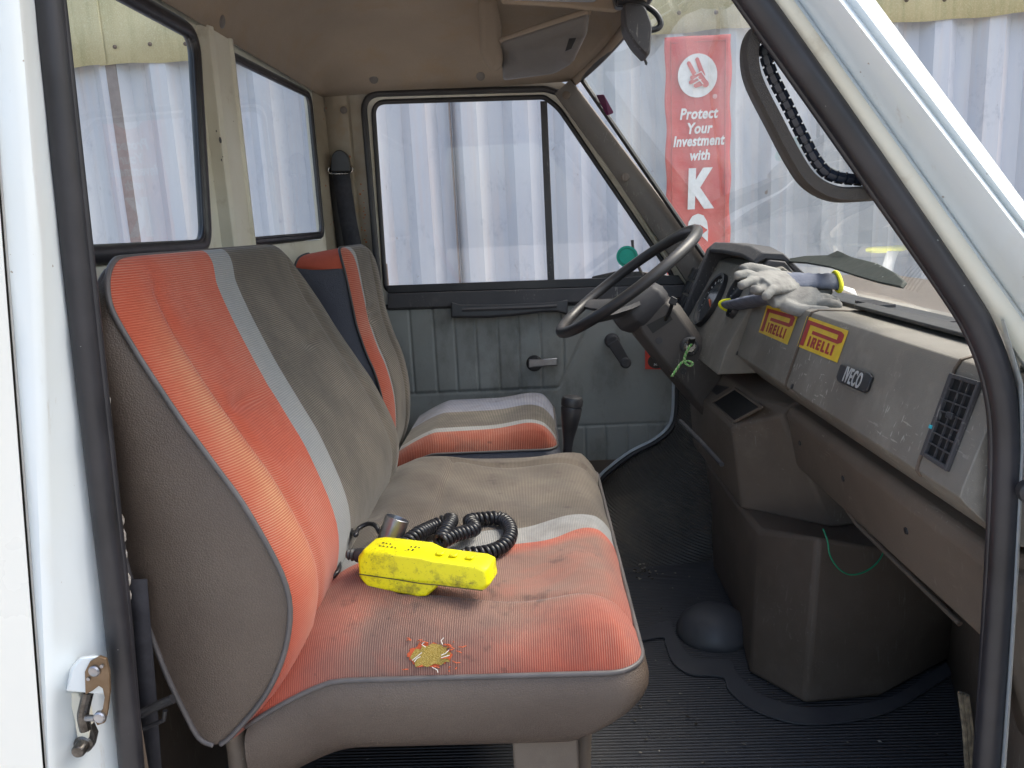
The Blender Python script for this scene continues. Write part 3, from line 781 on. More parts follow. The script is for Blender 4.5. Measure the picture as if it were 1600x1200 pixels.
# wheel arch / footwell lining in front of and below the curve
wa_pts = [(1062,470),(1060,585),(1058,640),(1050,674),(1024,696),(990,714),(960,736),(942,756),(910,800)]
A = [dq(x, y, .026) for x, y in wa_pts]
Bq = [aY(x, y, Y_) for x, y, Y_ in ((1125,470,1.52),(1122,560,1.47),(1116,680,1.42),(1112,740,1.40),(1100,790,1.38),(1060,826,1.37),(1010,842,1.36),(975,836,1.36),(930,835,1.38))]
mid = [a.lerp(b, .5)+Vector((0, -.02, .04)) for a, b in zip(A, Bq)]
C0 = [crom([a, mm, b, Vector((b.x-.02, b.y-.10, min(b.z, max(.036, b.z-.22))))], 6) for a, mm, b in zip(A, mid, Bq)]
arch = MB().loft([[r[i] for r in C0] for i in range(len(C0[0]))], closed=False, caps=False)
def ribarc():
    m = NT('arch_rubber', .5, .4)
    v = m.new('ShaderNodeVectorMath', operation='DISTANCE'); m.link(m.tc, v.inputs[0]); v.inputs[1].default_value = (.75, 1.5, .95)
    s = m.math('MULTIPLY_ADD', m.math('SINE', m.math('MULTIPLY', v.outputs['Value'], 2*math.pi/.008)), .5, .5)
    c = m.mix(m.noise(6, 7), (.055, .053, .05), (.08, .073, .067))
    d = m.ramp(m.noise(9, 8, rough=.7), [(.45, 0), (.7, 1)]); c = m.mix(m.math('MULTIPLY', d, .5), c, (.15, .12, .09))
    m.col(c); m.bump(s, .8, .0025); return m.m
arch.build('wheel_arch', ribarc(), van, sharp=0)
# armrest pull
ar = MB()
ar.loft([[dq(x, ya_, .012), dq(x, ya_, .05), dq(x, yb_-2, .056), dq(x, yb_, .05), dq(x, yb_, .012)] for x, ya_, yb_ in ((705,472,497),(720,476,497),(760,476,497),(800,475,494),(850,473,488),(873,471,488),(887,468,493))])
arm = ar.build('armrest', MAT['blackplastic'], ddoor, bevel=.004, seg=3)
MB().loft([[dq(x, y, .057), dq(x, y+3, .06), dq(x, y+6, .057)] for x, y in ((722,481),(780,479),(840,477),(870,475))], closed=True).build('armrest_rib', MAT['darkgrey'], arm)
# inner handle
MB().lathe(dq(835,567,.010), (0,-1,0), [(0,.026),(.008,.026),(.014,.021),(.014,.001)], 28).tube([dq(832,562,.03), dq(840,560,.03)], .006).build('door_handle_cup', MAT['rubber'], ddoor)
MB().loft([[dq(x, y-h, .026), dq(x, y-h, .042), dq(x, y+h, .042), dq(x, y+h, .026)] for x, y, h in ((826,568,7),(845,567,6),(871,565,6))]).build('door_handle', MAT['metal'], ddoor, bevel=.003)
# window crank
ck = MB(); a0 = dq(956,532,.012); a1 = dq(977,566,.03)
ck.lathe(a0, (0,-1,0), [(0,.024),(.02,.023),(.026,.018),(.026,.001)], 24)
ck.loft([[p+Vector((q.z*r_, dy, -q.x*r_)) for r_, dy in ((-1,0),(1,0),(1,-.012),(-1,-.012))] for p, q in [((a0+Vector((0,-.02,0))).lerp(a1, t)+Vector((0,0,0)), (a1-a0).normalized()*(.019-.003*t)) for t in (0,.33,.66,1)]])
ck.lathe(a1+Vector((0,.004,0)), (0,-1,0), [(0,.017),(.018,.018),(.022,.014),(.022,.001)], 24)
ck.build('window_crank', MAT['darkgrey'], ddoor, bevel=.003)
# red sticker
stf = [dq(x, y, .0165) for x, y in ((1008,536),(1042,536),(1042,577),(1008,577))]
rst = MB().add(stf, [(0,1,2,3)]).build('sticker', flat('sticker_red', (.68, .05, .03), .35), ddoor, smooth=False)
fm = lambda px, py, o: frame(dq(px, py, o), (1,0,0), (0,0,1))
MB().prism([dq(1026+14*math.cos(t), 565+11*math.sin(t), .0172) for t in [2*math.pi*i/28 for i in range(28)]], (0,.0004,0)).build('sticker_oval', flat('sticker_black', (.01,.01,.01), .3), rst, smooth=False)
text('Midland', .0125, fm(1031, 569.5, .0182), flat('sticker_white', (.75,.75,.75), .4), 'sticker_text', rst, .0002, .15, .0002)
MB().add([dq(x, y, .0180) for x, y in ((1022,557),(1026,561),(1030,556),(1027,565))], [(0,1,3),(1,2,3)]).build('sticker_mark', flat('sticker_white2', (.8,.8,.8)), rst, smooth=False)
text('SERVICE', .006, fm(1016, 541, .0182), bpy.data.materials['sticker_white'], 'sticker_text', rst, .0002)
# green disc on quarter glass
gd = MB().prism([dq(980+17*math.cos(t), 401+17*math.sin(t), -.012) for t in [2*math.pi*i/36 for i in range(36)]], (0,.001,0))
gdo = gd.build('round_sticker', flat('teal', (.02,.42,.30), .4), ddoor, smooth=False)
MB().tube([dq(980+13*math.cos(t), 401+13*math.sin(t), -.0105) for t in [2*math.pi*i/36 for i in range(36)]], .0007, 6, closed=True).build('sticker_ring', flat('teal_dark', (.01,.22,.16)), gdo)
# outside mirror and its arm beyond the quarter glass
om = MB(); ym = YF+.12
om.loft([[aY(x, y, ym) for x, y in r_] for r_ in [((925,432),(960,424),(1000,424),(1050,430),(1050,440),(1000,440),(925,436))]]+[[aY(x, y, ym+.06) for x, y in ((925,432),(960,424),(1000,424),(1050,430),(1050,440),(1000,440),(925,436))]])
om.build('door_mirror', MAT['blackplastic'], van, bevel=.003)
MB().tube([aY(988,375,ym), aY(990,400,ym), aY(1004,430,ym)], .005, 8).build('mirror_arm', MAT['blackplastic'], van)

# ---- far A pillar
fp = MB()
L = [(866,146, 893,124), (905,200, 935,180), (950,262, 988,250), (1000,335, 1040,318), (1040,392, 1085,378), (1075,445, 1125,432)]
fp.loft([[aY(a, b, YF+.0), aY(a+2, b, YF-.030), aY((a+c_)/2, (b+d)/2, YF-.048), aY(c_-2, d, YF-.04), aY(c_, d, YF-.03), aY(c_, d, YF+.02)] for a, b, c_, d in L])
fpo = fp.build('windscreen_pillar', MAT['pillar'], van, sharp=50); tag(fpo, 'brown trimmed windscreen pillar on the driver side')
m = MB()
for px, py in ((885, 149), (977, 277)): m.lathe(aY(px, py, YF-.045), (-.2,-1,.1), [(0,.0125),(.003,.012),(.0045,.008),(.004,.001)], 20)
m.each('bolt', MAT['dashlow'], fpo)
# ---- windscreen
def ws(v, z):  # v 0 near ..1 far
    e = aY(903,122,YF-.05); f_ = aY(1085,385,YF-.05)
    t = (e.z-z)/(e.z-f_.z); xe = e.x+(f_.x-e.x)*t; a = 2*v-1
    return Vector((xe+.012+.115*(1-abs(a)**2.4), -.012+(YF-.035)*v, z+.05*(1-a*a)*max(0,(z-1.0)/.4)))
def wsf(u, v): return ws(u, .78+(1.412-.78)*v)
wsc = MB().grid(wsf, 30, 10).build('windscreen', MAT['screen'], van, sharp=0)
edge = [wsf(1, v/10) for v in range(11)]
gk = MB().tube([p+Vector((-.004,-.006,0)) for p in edge], .0075, 8)
gk.tube([p+Vector((-.006,-.016,0)) for p in edge], .003, 8)
gk.tube([wsf(u/30, 1)+Vector((-.005, 0, -.004)) for u in range(31)], .011, 8)
gk.tube([wsf(u/30, 0)+Vector((-.006, 0, .024)) for u in range(31)], .010, 8)
gk.tube([wsf(0, v/10)+Vector((-.004, .008, 0)) for v in range(11)], .010, 8)
gk.build('windscreen_gasket', MAT['rubber'], wsc, sharp=0)
WB = bvh(wsc)
def onws(px, py, off=.0015):
    p, n = hit(WB, px, py, off); return p or aY(px, py, 1.56)
sq = roundpoly([onws(x, y) for x, y in ((932,148),(944,147),(960,176),(948,181))], .006)
pst = MB().add(sq, [tuple(range(len(sq)))]).build('tax_sticker', flat('sticker_purple', (.12,.01,.07), .4), wsc, smooth=False)
MB().add([onws(x, y, .003) for x, y in ((938,152),(942,156),(943,163),(939,160))], [(0,1,2,3)]).add([onws(x, y, .003) for x, y in ((944,165),(950,168),(954,176),(949,174))], [(0,1,2,3)]).build('sticker_print', flat('sticker_pale', (.5,.6,.35)), pst, smooth=False)

# ---- dashboard
prof = [(.72,.812),(.62,.814),(.505,.822),(.494,.819),(.488,.809),(.452,.696),(.450,.686),(.456,.678),(.505,.630),(.56,.615),(.72,.615)]
ys = [.018, .10, .112, .114, .116, .35, .612, .615, .617, .9, .965]
m = MB(); rings = []
for y in ys:
    k = .0035 if y in (.114, .615) else 0
    rings.append([Vector((x+k*(1 if x < .6 else 0), y, z-k*(.3))) for x, z in prof])
m.loft(rings); dash = m.build('dashboard', MAT['dash'], van, bevel=.004, seg=2, sharp=30)
tag(dash, 'scuffed grey dashboard')
SEAM = MB()
for y in (.114, .615): SEAM.tube([Vector((x-.001, y, z+.0005)) for x, z in prof[1:8]], .0022, 6)
SEAM.each('seam', MAT['tunnel'], dash)
# dash frame on the front face: point from photo pixel
FN = Vector((-(.846-.70), 0, -(.49-.451))).normalized(); FN = Vector((-.957, 0, .29))
fa = Vector((.488, 0, .809)); fb = Vector((.452, 0, .696)); fd = (fb-fa).normalized(); FN = Vector((fd.z, 0, -fd.x)).normalized()
if FN.x > 0: FN = -FN
def onf(px, py, off=.001):
    d = ray(px, py); t = (fa-CAM).dot(FN)/d.dot(FN); return CAM+d*t+FN*off
def tape(pts, n=6):  # a grid sticker from its four corners, thin
    return MB().add(pts, [(0,1,2,3)])
YL = flat('sticker_yellow', (.82, .56, .02), .4); RD = flat('sticker_red_ink', (.42, .03, .03), .45)
for q in (((1199,477),(1249,490),(1231,539),(1186,519)), ((1262,494),(1327,517),(1309,567),(1246,541))):
    pts = [onf(*p) for p in q]
    so1 = tape(pts).build('sticker', YL, dash, smooth=False)
    def uv(u, v, off=.0005): # u 0..1 , v 0 bottom .. 1 top
        a = pts[3].lerp(pts[2], u); b = pts[0].lerp(pts[1], u); return a.lerp(b, v)+FN*off
    mm = MB()
    def quad(a, b, c_, d): mm.add([uv(*a), uv(*b), uv(*c_), uv(*d)], [(0,1,2,3)])
    # long looped P
    quad((.06,.08),(.16,.08),(.16,.90),(.06,.90)); quad((.16,.78),(.88,.78),(.88,.90),(.16,.90)); quad((.88,.52),(.955,.60),(.955,.84),(.88,.90)); quad((.26,.52),(.88,.52),(.88,.63),(.26,.63)); quad((.84,.6),(.88,.6),(.88,.80),(.84,.80))
    quad((.06,.08),(.03,.08),(.03,.11),(.06,.11))
    Wd = [(.235,'I'),(.32,'R'),(.455,'E'),(.575,'L'),(.685,'L'),(.80,'I')]
    def L_(x, s_):
        h0, h1 = .12, .45; t = .045; wd = .09
        quad((x,h0),(x+t,h0),(x+t,h1),(x,h1))
        if s_ == 'E':
            for hh_ in (h0, .255, h1-.075): quad((x+t,hh_),(x+wd,hh_),(x+wd,hh_+.075),(x+t,hh_+.075))
        if s_ == 'L': quad((x+t,h0),(x+wd,h0),(x+wd,h0+.075),(x+t,h0+.075))
        if s_ == 'R':
            quad((x+t,h1-.07),(x+wd,h1-.07),(x+wd+.01,h1),(x+t,h1)); quad((x+wd-.025,.28),(x+wd+.015,.28),(x+wd+.015,h1-.02),(x+wd-.02,h1-.02)); quad((x+t,.25),(x+wd,.25),(x+wd,.31),(x+t,.31)); quad((x+.05,.26),(x+.09,.26),(x+.115,h0),(x+.07,h0))
    for x, s_ in Wd: L_(x, s_)
    mm.build('sticker_print', RD, so1, smooth=False)
# badge
pts = [onf(*p, off=.0005) for p in ((1318,570),(1363,584),(1367,590),(1359,612),(1354,615),(1313,597),(1311,591))]
bd = MB().prism(pts, FN*.005).build('badge', MAT['blackplastic'], dash, bevel=.0015)
bc = onf(1337.5, 592.5, .0058); bxv = onf(1360, 603)-onf(1318, 583); byv = onf(1342,579)-onf(1336,602)
byv = byv-bxv*(byv.dot(bxv)/bxv.dot(bxv))
text('IVECO', .033, frame(bc, bxv, byv), flat('badge_silver', (.55,.56,.57), .35, .3), 'badge_letters', bd, .0006, .06, .0006, .60, 1.14)
# vent
vq = [onf(*p, off=.0) for p in ((1490,584),(1538,598),(1484,738),(1444,712))]
def vuv(u, v, off): a = vq[3].lerp(vq[2], u); b = vq[0].lerp(vq[1], u); return a.lerp(b, v)+FN*off
vf = MB()
def vbar(u0, u1, v0, v1, o0, o1): vf.hexa([vuv(u0,v0,o0), vuv(u1,v0,o0), vuv(u1,v1,o0), vuv(u0,v1,o0)], [vuv(u0,v0,o1), vuv(u1,v0,o1), vuv(u1,v1,o1), vuv(u0,v1,o1)])
vent = None
vbar(0,.13,0,1,.0,.006); vbar(.93,1,0,1,0,.006); vbar(.13,.93,0,.05,0,.006); vbar(.13,.93,.95,1,0,.006)
vent = vf.build('air_vent', MAT['darkgrey'], dash, bevel=.001)
vf = MB()
for k in range(1, 7): vbar(.13,.93,.05+.9*k/7-.007,.05+.9*k/7+.007,.0025,.005)
for k in (.42, .66): vbar(k-.016,k+.016,.05,.95,.001,.0035)
vf.each('vent_louvre', MAT['darkgrey'], vent)
vf = MB(); vbar(.1,.95,.03,.97,-.0,.0012); vf.build('vent_shade', flat('vent_shade_black', (.006,.006,.007), .7), vent)  # flat black slab paints the shade inside the vent
vf = MB(); vbar(.46,.66,.52,.59,.004,.009); vf.build('vent_tab', MAT['blackplastic'], vent, bevel=.001)
vf = MB(); vbar(.03,.10,.33,.37,.006,.008); vf.build('vent_mark', flat('cyan_mark', (.05,.5,.6)), vent)
# raised surround
vs_ = MB(); su = [vuv(u, v, .001) for u, v in ((-.22,-.14),(1.3,-.14),(1.3,1.10),(-.22,1.10))]
# dash end cap and lower corner
# windscreen demister strip
ds = MB().box((.590,.05,.812),(.655,1.0,.824)).build('demister_strip', MAT['blackplastic'], dash, bevel=.002)
m = MB()
for k in range(7): m.box((.60+.0,.60+k*.014,.824),(.635,.607+k*.014,.829))
for k in range(7): m.box((.60+.0,.25+k*.02,.824),(.635,.257+k*.02,.828))
m.each('demister_slat', MAT['darkgrey'], ds)
m = MB().prism(roundpoly([Vector((x, y, .8245)) for x, y in ((.605,.10),(.56,.12),(.565,.62),(.60,.64))], .02), (0,0,.006)).build('cowl_trim', MAT['rubber'], dash, bevel=.002)
# speaker grille oval on the dash top
sg = MB().prism([Vector((.545+.030*math.cos(t), .80+.085*math.sin(t), .8195)) for t in [2*math.pi*i/32 for i in range(32)]], (0,0,.006)).build('speaker_grille', MAT['darkgrey'], dash, bevel=.002)
# slot recess at the left end of the front face
# ---- instrument binnacle
def FX(z): return .418+(z-.69)*.55
bn = MB()
bn.loft([[Vector((x, y, z)) for x, z in ((.405,.64),(.425,.70),(.520,.872),(.55,.880),(.60,.84),(.66,.80),(.73,.79),(.73,.64))] for y in (.968, 1.0, 1.488)])
bin_ = bn.build('instrument_panel', MAT['dash'], van, bevel=.003)
tag(bin_, 'instrument panel under its hood behind the steering wheel')
hd2 = MB()
outl = [(.395,.645),(.432,.758),(.492,.905),(.515,.924),(.57,.918),(.62,.86),(.66,.66)]
hd2.prism([Vector((x, 1.452, z)) for x, z in outl], (0,.034,0))
outl2 = [(.475,.79),(.508,.875),(.525,.895),(.56,.890),(.60,.84),(.62,.79)]
hd2.prism([Vector((x, .985, z)) for x, z in outl2], (0,.03,0))
hd2.loft([[Vector((x, y, z+dz)) for x, z in ((.496,.895),(.492,.905),(.512,.924),(.56,.920),(.62,.862),(.615,.85),(.56,.903),(.52,.908))] for y, dz in ((1.0,-.012),(1.1,.0),(1.3,.003),(1.452,.0))])
hd2.build('instrument_hood', MAT['darkgrey'], bin_, bevel=.003)
FD = Vector((.095, 0, .172)).normalized(); FNn = Vector((-.172, 0, .095)).normalized()
def fpnt(y, z, off): return Vector((.425+(z-.70)*.552, y, z))+FNn*off
gm = MB(); gl_ = MB(); nd = MB(); tk = MB()
for yc, zc, rad in ((1.30,.775,.078), (1.115,.815,.034), (1.05, .775, .02)):
    c_ = fpnt(yc, zc, .0)
    gm.loft([[c_+FNn*h+(Vector((0,1,0))*math.cos(t)+FD*math.sin(t))*r_ for t in [2*math.pi*i/36 for i in range(36)]] for h, r_ in ((0,rad),(.012,rad),(.014,rad*.97),(.012,rad*.9),(.004,rad*.88))])
    gl_.add([c_+FNn*.0055+(Vector((0,1,0))*math.cos(t)+FD*math.sin(t))*rad*.89 for t in [2*math.pi*i/36 for i in range(36)]], [tuple(range(36))])
    for i in range(15 if rad > .05 else 7):
        t = R(-40)+R(260)*i/(14 if rad > .05 else 6); dv = (Vector((0,1,0))*math.cos(t)+FD*math.sin(t)); p = c_+FNn*.0062
        tk.tube([p+dv*rad*.70, p+dv*rad*.75, p+dv*rad*.80], .0009, 5)
gm.build('gauge_bezel', MAT['blackplastic'], bin_); gl_.each('gauge_face', flat('gauge_dark', (.05,.055,.06), .12), bin_, smooth=False)
tk.build('gauge_tick', flat('gauge_white', (.5,.5,.48)), bin_)
c_ = fpnt(1.30,.775,.0075); nd.tube([c_, c_-Vector((0,.02,0))-FD*.008, c_-Vector((0,.052,0))-FD*.018], [.0025,.0016,.0006], 6)
nd.build('gauge_needle', flat('needle_orange', (.7,.12,.03)), bin_)
sw = MB()
for k in range(5): 
    a = fpnt(1.06+k*.017, .862, .001)
    sw.hexa([a, a+Vector((0,.013,0)), a+Vector((0,.013,0))-FD*.022, a-FD*.022], [q+FNn*.004 for q in (a, a+Vector((0,.013,0)), a+Vector((0,.013,0))-FD*.022, a-FD*.022)])
sw.each('warning_light', MAT['blackplastic'], bin_, bevel=.001)
# dash end by the far pillar with rocker switches
de = MB().loft([[Vector((x, y, z)) for x, z in ((.41,.66),(.44,.76),(.50,.865),(.56,.875),(.68,.86),(.68,.66))] for y in (1.49, YF-.02)])
deo = de.build('dash_end', MAT['dash'], van, bevel=.006)
m = MB()
for k in range(4):
    z = .845-k*.040; x = .41+(z-.66)*.425
    a = Vector((x-.006, 1.512, z)); dn = Vector((-.016,0,-.032)); nn = Vector((-.008,0,.004))
    for yy in (0, .048):
        q = [a+Vector((0,yy,0)), a+Vector((0,yy+.04,0)), a+Vector((0,yy+.04,0))+dn, a+Vector((0,yy,0))+dn]
        m.hexa(q, [p+nn for p in q])
m.each('rocker_switch', MAT['blackplastic'], deo, bevel=.002)
# dark slot next to the binnacle
sl_ = roundpoly([onf(x, y, .001) for x, y in ((1141,478),(1153,480),(1141,520),(1127,512))], .008)
MB().prism(sl_, FN*.001).build('coin_slot', flat('slot_dark', (.05,.047,.042), .6), dash)
# ---- parcel shelf under dash
ps = [(.505,.612),(.497,.592),(.500,.584),(.520,.485),(.53,.475),(.60,.49),(.62,.57),(.60,.614)]
MB().loft([[Vector((x, y, z)) for x, z in ps] for y in (.03,.08,.13,.16,.5,.76)]).build('parcel_shelf', MAT['dashlow'], van, bevel=.006, seg=3)
MB().box((-.70,-.058,-.55),(1.3,-.035,-.02)).build('sill_panel', MAT['paint'], van, bevel=.006)
# near end bracket of the shelf
q1 = [(.50,.592),(.52,.485),(.56,.37),(.63,.30),(.68,.33),(.66,.592)]
MB().prism([Vector((x, .018, z)) for x, z in q1], (0,.05,0)).build('shelf_end', MAT['dashlow'], van, bevel=.012, seg=3)
# back plate
MB().prism([Vector((x, .02, z)) for x, z in ((.70,.80),(.66,.60),(.72,.56),(1.02,.44),(1.02,.0),(1.06,.0),(1.06,.80))], (0,1.62,0)).build('bulkhead', MAT['tunnel'], van, smooth=False)
# diagonal strut under the shelf
MB().tube([aY(1268,716,.70), aY(1340,820,.60), aY(1500,975,.33)], .0045, 8).build('shelf_stay', MAT['dashlow'], van)
# ---- centre console
cz = lambda px, py, X: aX(px, py, X)
c1 = cz(1075,604,.42); c2 = cz(1142,668,.42); c3 = aY(1221,649, c2.y-.09); c4 = aY(1187,812, c2.y+.0); c5 = aY(1313,826, c3.y); c6 = cz(1108,733,.42+.02)
c4.x = .44; 
topb = .645
cc = MB().loft([[Vector((.435, c1.y, .345)), Vector((.445, c2.y, .340)), Vector((.60, c3.y-.04, .340)), Vector((.66, c3.y-.04, .345)), Vector((.66, c1.y, .345))],
                [Vector((.42, c1.y, c1.z)), Vector((.42, c2.y, c2.z)), Vector((.50, c3.y, c3.z)), Vector((.66, c3.y, .60)), Vector((.66, c1.y, .60))],
                [Vector((.470, c1.y, c1.z+.075)), Vector((.475, c2.y, c2.z+.068)), Vector((.52, c3.y, c3.z+.02)), Vector((.66, c3.y, .65)), Vector((.66, c1.y, .65))]])
con = cc.build('centre_console', MAT['dashlow'], van, bevel=.006, seg=3)
CB = bvh(con)
_n = (Vector((.055, 0, .068))).cross(Vector(c2)-Vector(c1)).normalized()
if _n.z < 0: _n = -_n
def onc(px, py, off=.001):
    d = ray(px, py); return CAM+d*((Vector((.42, c2.y, c2.z))-CAM).dot(_n)/d.dot(_n))+_n*off
# shade of tray and ashtray painted as flat dark patches on the sloping top
pk = [onc(x, y, .0015) for x, y in ((1114,630),(1150,608),(1191,637),(1148,660))]
MB().prism(pk, (0,0,.0005)).build('pocket_shade', flat('pocket_shade_black', (.008,.008,.009), .6), con, smooth=False)
rm = MB(); 
for a, b in zip(pk, pk[1:]+pk[:1]): rm.tube([a, a.lerp(b,.5), b], .0035, 8)
rm.build('pocket_rim', MAT['dashlow'], con)
pk2 = [onc(x, y, .0015) for x, y in ((1092,598),(1108,586),(1140,606),(1121,618))]
MB().prism(pk2, (0,0,.0005)).build('ashtray_shade', flat('ashtray_shade_dark', (.03,.03,.03), .5), con, smooth=False)
kc = onc(1107, 596, .0); MB().lathe(kc, (-.5,0,.85), [(0,.017),(.006,.017),(.012,.013),(.018,.013),(.019,.001)], 20).build('heater_knob', MAT['blackplastic'], con)
# ---- engine cover / tunnel
Z0 = .04
def fz(px, py): return aZ(px, py, Z0)
b_ = [fz(1088,935), fz(1120,1015), fz(1170,1052), fz(1258,1101), fz(1375,1090), fz(1478,1034), Vector((1.0,.95,Z0)), Vector((1.0,1.5,Z0)), Vector((.5,1.32,Z0))]
b_[0] = Vector((.455, 1.22, Z0)); b_[1] = Vector((.452,.98,Z0))
zt = .335
t_ = [Vector((.445,1.22,zt)), Vector((.445,.98,zt)), aX(1185,829,.448), aY(1278,838, b_[3].y+.03), Vector((.72,b_[4].y+.03,zt-.01)), Vector((.95,b_[5].y+.02,zt-.02)), Vector((1.0,.97,zt)), Vector((1.0,1.5,zt)), Vector((.445,1.3,zt))]
m2_ = [a.lerp(b, .5)+(Vector((0,-.006,0))) for a, b in zip(b_, t_)]
m2_[2] = b_[2].lerp(t_[2], .5); 
m2_ = [a.lerp(b,.5) for a, b in zip(b_, t_)]
eng = MB().loft([b_, m2_, t_]).build('engine_cover', MAT['tunnel'], van, bevel=.010, seg=3)
# gear/hump boot
hc = fz(1100, 1000)
MB().lathe((hc.x+.03, hc.y+.035, Z0-.01), (0,0,1), [(0,.085),(.02,.086),(.045,.074),(.062,.052),(.071,.026),(.073,.003)], 32).build('gearbox_cover', MAT['matplain'], van, sharp=0)
# green wire
gw = thing('loose_wire', 'thin green wire hanging in a loop from beneath the centre console', 'wire', aY(1289,828,.585))
pw = [aY(x, y, Yv) for x, y, Yv in ((1286,826,.60),(1293,845,.585),(1297,868,.58),(1310,888,.58),(1328,898,.58),(1350,894,.59),(1368,882,.60),(1378,868,.615),(1381,858,.63))]
MB().tube([p-gw.location for p in crom(pw, 6)], .0016, 6).build('strand', flat('green_wire', (.02,.30,.15), .4), gw, sharp=0)
# ---- cab floor and mat
MB().box((-.68,-.03,-.03),(1.05,1.66,Z0-.012)).build('cab_floor', MAT['matplain'], van, smooth=False)
mt = MB().add([Vector((x, y, Z0-.004)) for x, y in ((-.45,.03),(1.0,.03),(1.0,1.0),(.60,1.6),(-.45,1.6))], [(0,1,2,3,4)])
mt.build('floor_mat', MAT['mat'], van, smooth=False)
# plain mat border curve
bpts = [(1000,985),(1045,970),(1052,985),(1068,1015),(1090,1030),(1140,1032),(1150,1050),(1180,1080),(1220,1098),(1262,1106),(1330,1103),(1390,1090),(1440,1062),(1478,1036)]
opts = [(1000,1002),(1035,996),(1040,1008),(1052,1036),(1080,1054),(1128,1058),(1138,1078),(1165,1102),(1210,1122),(1262,1132),(1330,1127),(1395,1110),(1447,1080),(1490,1052)]
bb = crom([aZ(x, y, Z0+.001) for x, y in bpts], 5); off = crom([aZ(x, y, Z0+.001) for x, y in opts], 5)
MB().loft([bb, off], closed=False, caps=False).build('mat_border', MAT['matplain'], van, smooth=False, solid=.003)
# side upstand (kick panel) on the right and its torn edge
ku = MB().add([fz(1476,1034), fz(1520,1082), Vector((.66,.02,Z0)), Vector((.66,.02,.55)), Vector((.80,.6,.5))], [(0,1,2,3,4)])
kp = MB().loft([[Vector((.60,.04,z)), Vector((.70,.33,z)), Vector((.78,.56,z)), Vector((.852,.752,z)), Vector((.87,.80,z))] for z in (Z0-.01,.3,.6)], closed=False, caps=False)
kp.build('kick_panel', MAT['dashlow'], van, solid=.004)
te = MB(); 
for k, dx in enumerate((0, 6, 11)): te.tube([aY(1500+dx,1082+k*2,.10), aY(1507+dx,1140,.10), aY(1513+dx,1230,.10)], .003, 6)
te.build('torn_carpet_edge', mottled('carpet_edge', (.07,.06,.045), (.20,.165,.115), 90, .9), van)
te = MB().box((.44,.03,-.02),(.64,.09,.10)); te.build('sill_step', MAT['tunnel'], van, bevel=.006)
# ---- pedals
pd = MB().tube([aX(1063,658,.33), aX(1095,690,.345), aX(1128,726,.36)], .005, 8)
pd.build('handbrake_rod', MAT['darkgrey'], van)
# ---- steering wheel
WC = aY(981.5, 438.5, 1.25)
p_lo = aY(873, 521, 1.25); p_hi = aY(1090, 356, 1.25)
wd = (p_hi-p_lo); WR = wd.length/2-.008; wu = wd.normalized(); wv = Vector((0,1,0)); wn = wu.cross(wv)
if wn.z < 0: wn = -wn
WC = (p_lo+p_hi)/2
rim = [WC+(wu*math.cos(t)+wv*math.sin(t))*WR for t in [2*math.pi*i/72 for i in range(72)]]
m = MB().tube(rim, .0145, 14, closed=True)
stw = m.build('steering_wheel', mottled('wheel_plastic', (.028,.027,.030), (.045,.042,.043), 8, .36, spec=.45), van, sharp=0)
sp_ = MB()
HC = WC-wn*.065
for ang in (95, 175, 265, 355)[:0] + (-60, 60, 180)[:0] + (115, 245, 30, 330)[:0] + (150, 210, 20, 340)[:0] + (165, 65, 295)[:0] + (90+22, 270-22)[:0] + (125, 235):
    d = wu*math.cos(R(ang))+wv*math.sin(R(ang)); tq = wn.cross(d)
    rr = []
    for t, hw in ((0.03,.034),(.10,.030),(.17,.022),(WR-.004,.017)):
        f = t/WR; c_ = HC.lerp(WC, f**1.5)+d*t
        rr.append([c_+tq*hw+wn*.004, c_+wn*.010, c_-tq*hw+wn*.004, c_-tq*hw-wn*.006, c_-wn*.010, c_+tq*hw-wn*.006])
    sp_.loft(rr)
sp_.build('spoke', MAT['darkgrey'], stw, sharp=60)
hb = MB().loft([[HC+wn*h+(wu*x+wv*y)*s_ for x, y in ((-.085,-.05),(-.085,.05),(-.04,.075),(.045,.06),(.06,.03),(.06,-.03),(.045,-.06),(-.04,-.075))] for h, s_ in ((-.045,.85),(-.02,1.05),(.004,1.05),(.022,.9),(.026,.75))])
hb.build('hub', MAT['darkgrey'], stw, bevel=.006, seg=3, sharp=40)
# ---- column
ca = HC-wn*.03; cb = HC-wn*.36
def ring4(c, a, b, q): return [c+wu*x*a+wv*y*b for x, y in ((-1,-.6),(-1,.6),(-.7,1),(.7,1),(1,.6),(1,-.6),(.7,-1),(-.7,-1))]
sc_ = MB().loft([ring4(ca, .062, .06, 0), ring4(ca.lerp(cb,.1), .070, .066, 0), ring4(ca.lerp(cb,.45), .066, .07, 0), ring4(ca.lerp(cb,.75), .060, .066, 0), ring4(cb, .05, .05, 0)])
scol = sc_.build('steering_column', plastic('column_plastic', (.062,.055,.052), (.082,.073,.068), (.12,.11,.10), .55, scr=.2), van, bevel=.004, seg=2, sharp=40)
SB = bvh(scol)
def ons(px, py, off=.001): p, n = hit(SB, px, py, off); return (p, n) if p else (aY(px, py, 1.18), Vector((0,-1,0)))
q = [ons(x, y, .001)[0] for x, y in ((1010,508),(1045,490),(1051,499),(1020,521))]
MB().add(q, [(0,1,2,3)]).build('stalk_slot', flat('slot_black', (.008,.008,.008)), scol, smooth=False)
s0 = ons(1040,500)[0]; MB().tube([s0, aY(1047,485,1.14), aY(1052,468,1.12)], [.0045,.005,.006], 8).hexa([aY(1044,474,1.11), aY(1056,478,1.11), aY(1059,467,1.11), aY(1049,462,1.11)], [aY(1044,474,1.13), aY(1056,478,1.13), aY(1059,467,1.13), aY(1049,462,1.13)]).build('stalk', MAT['blackplastic'], scol, bevel=.003)
ip, inn = ons(1077,541,.0)
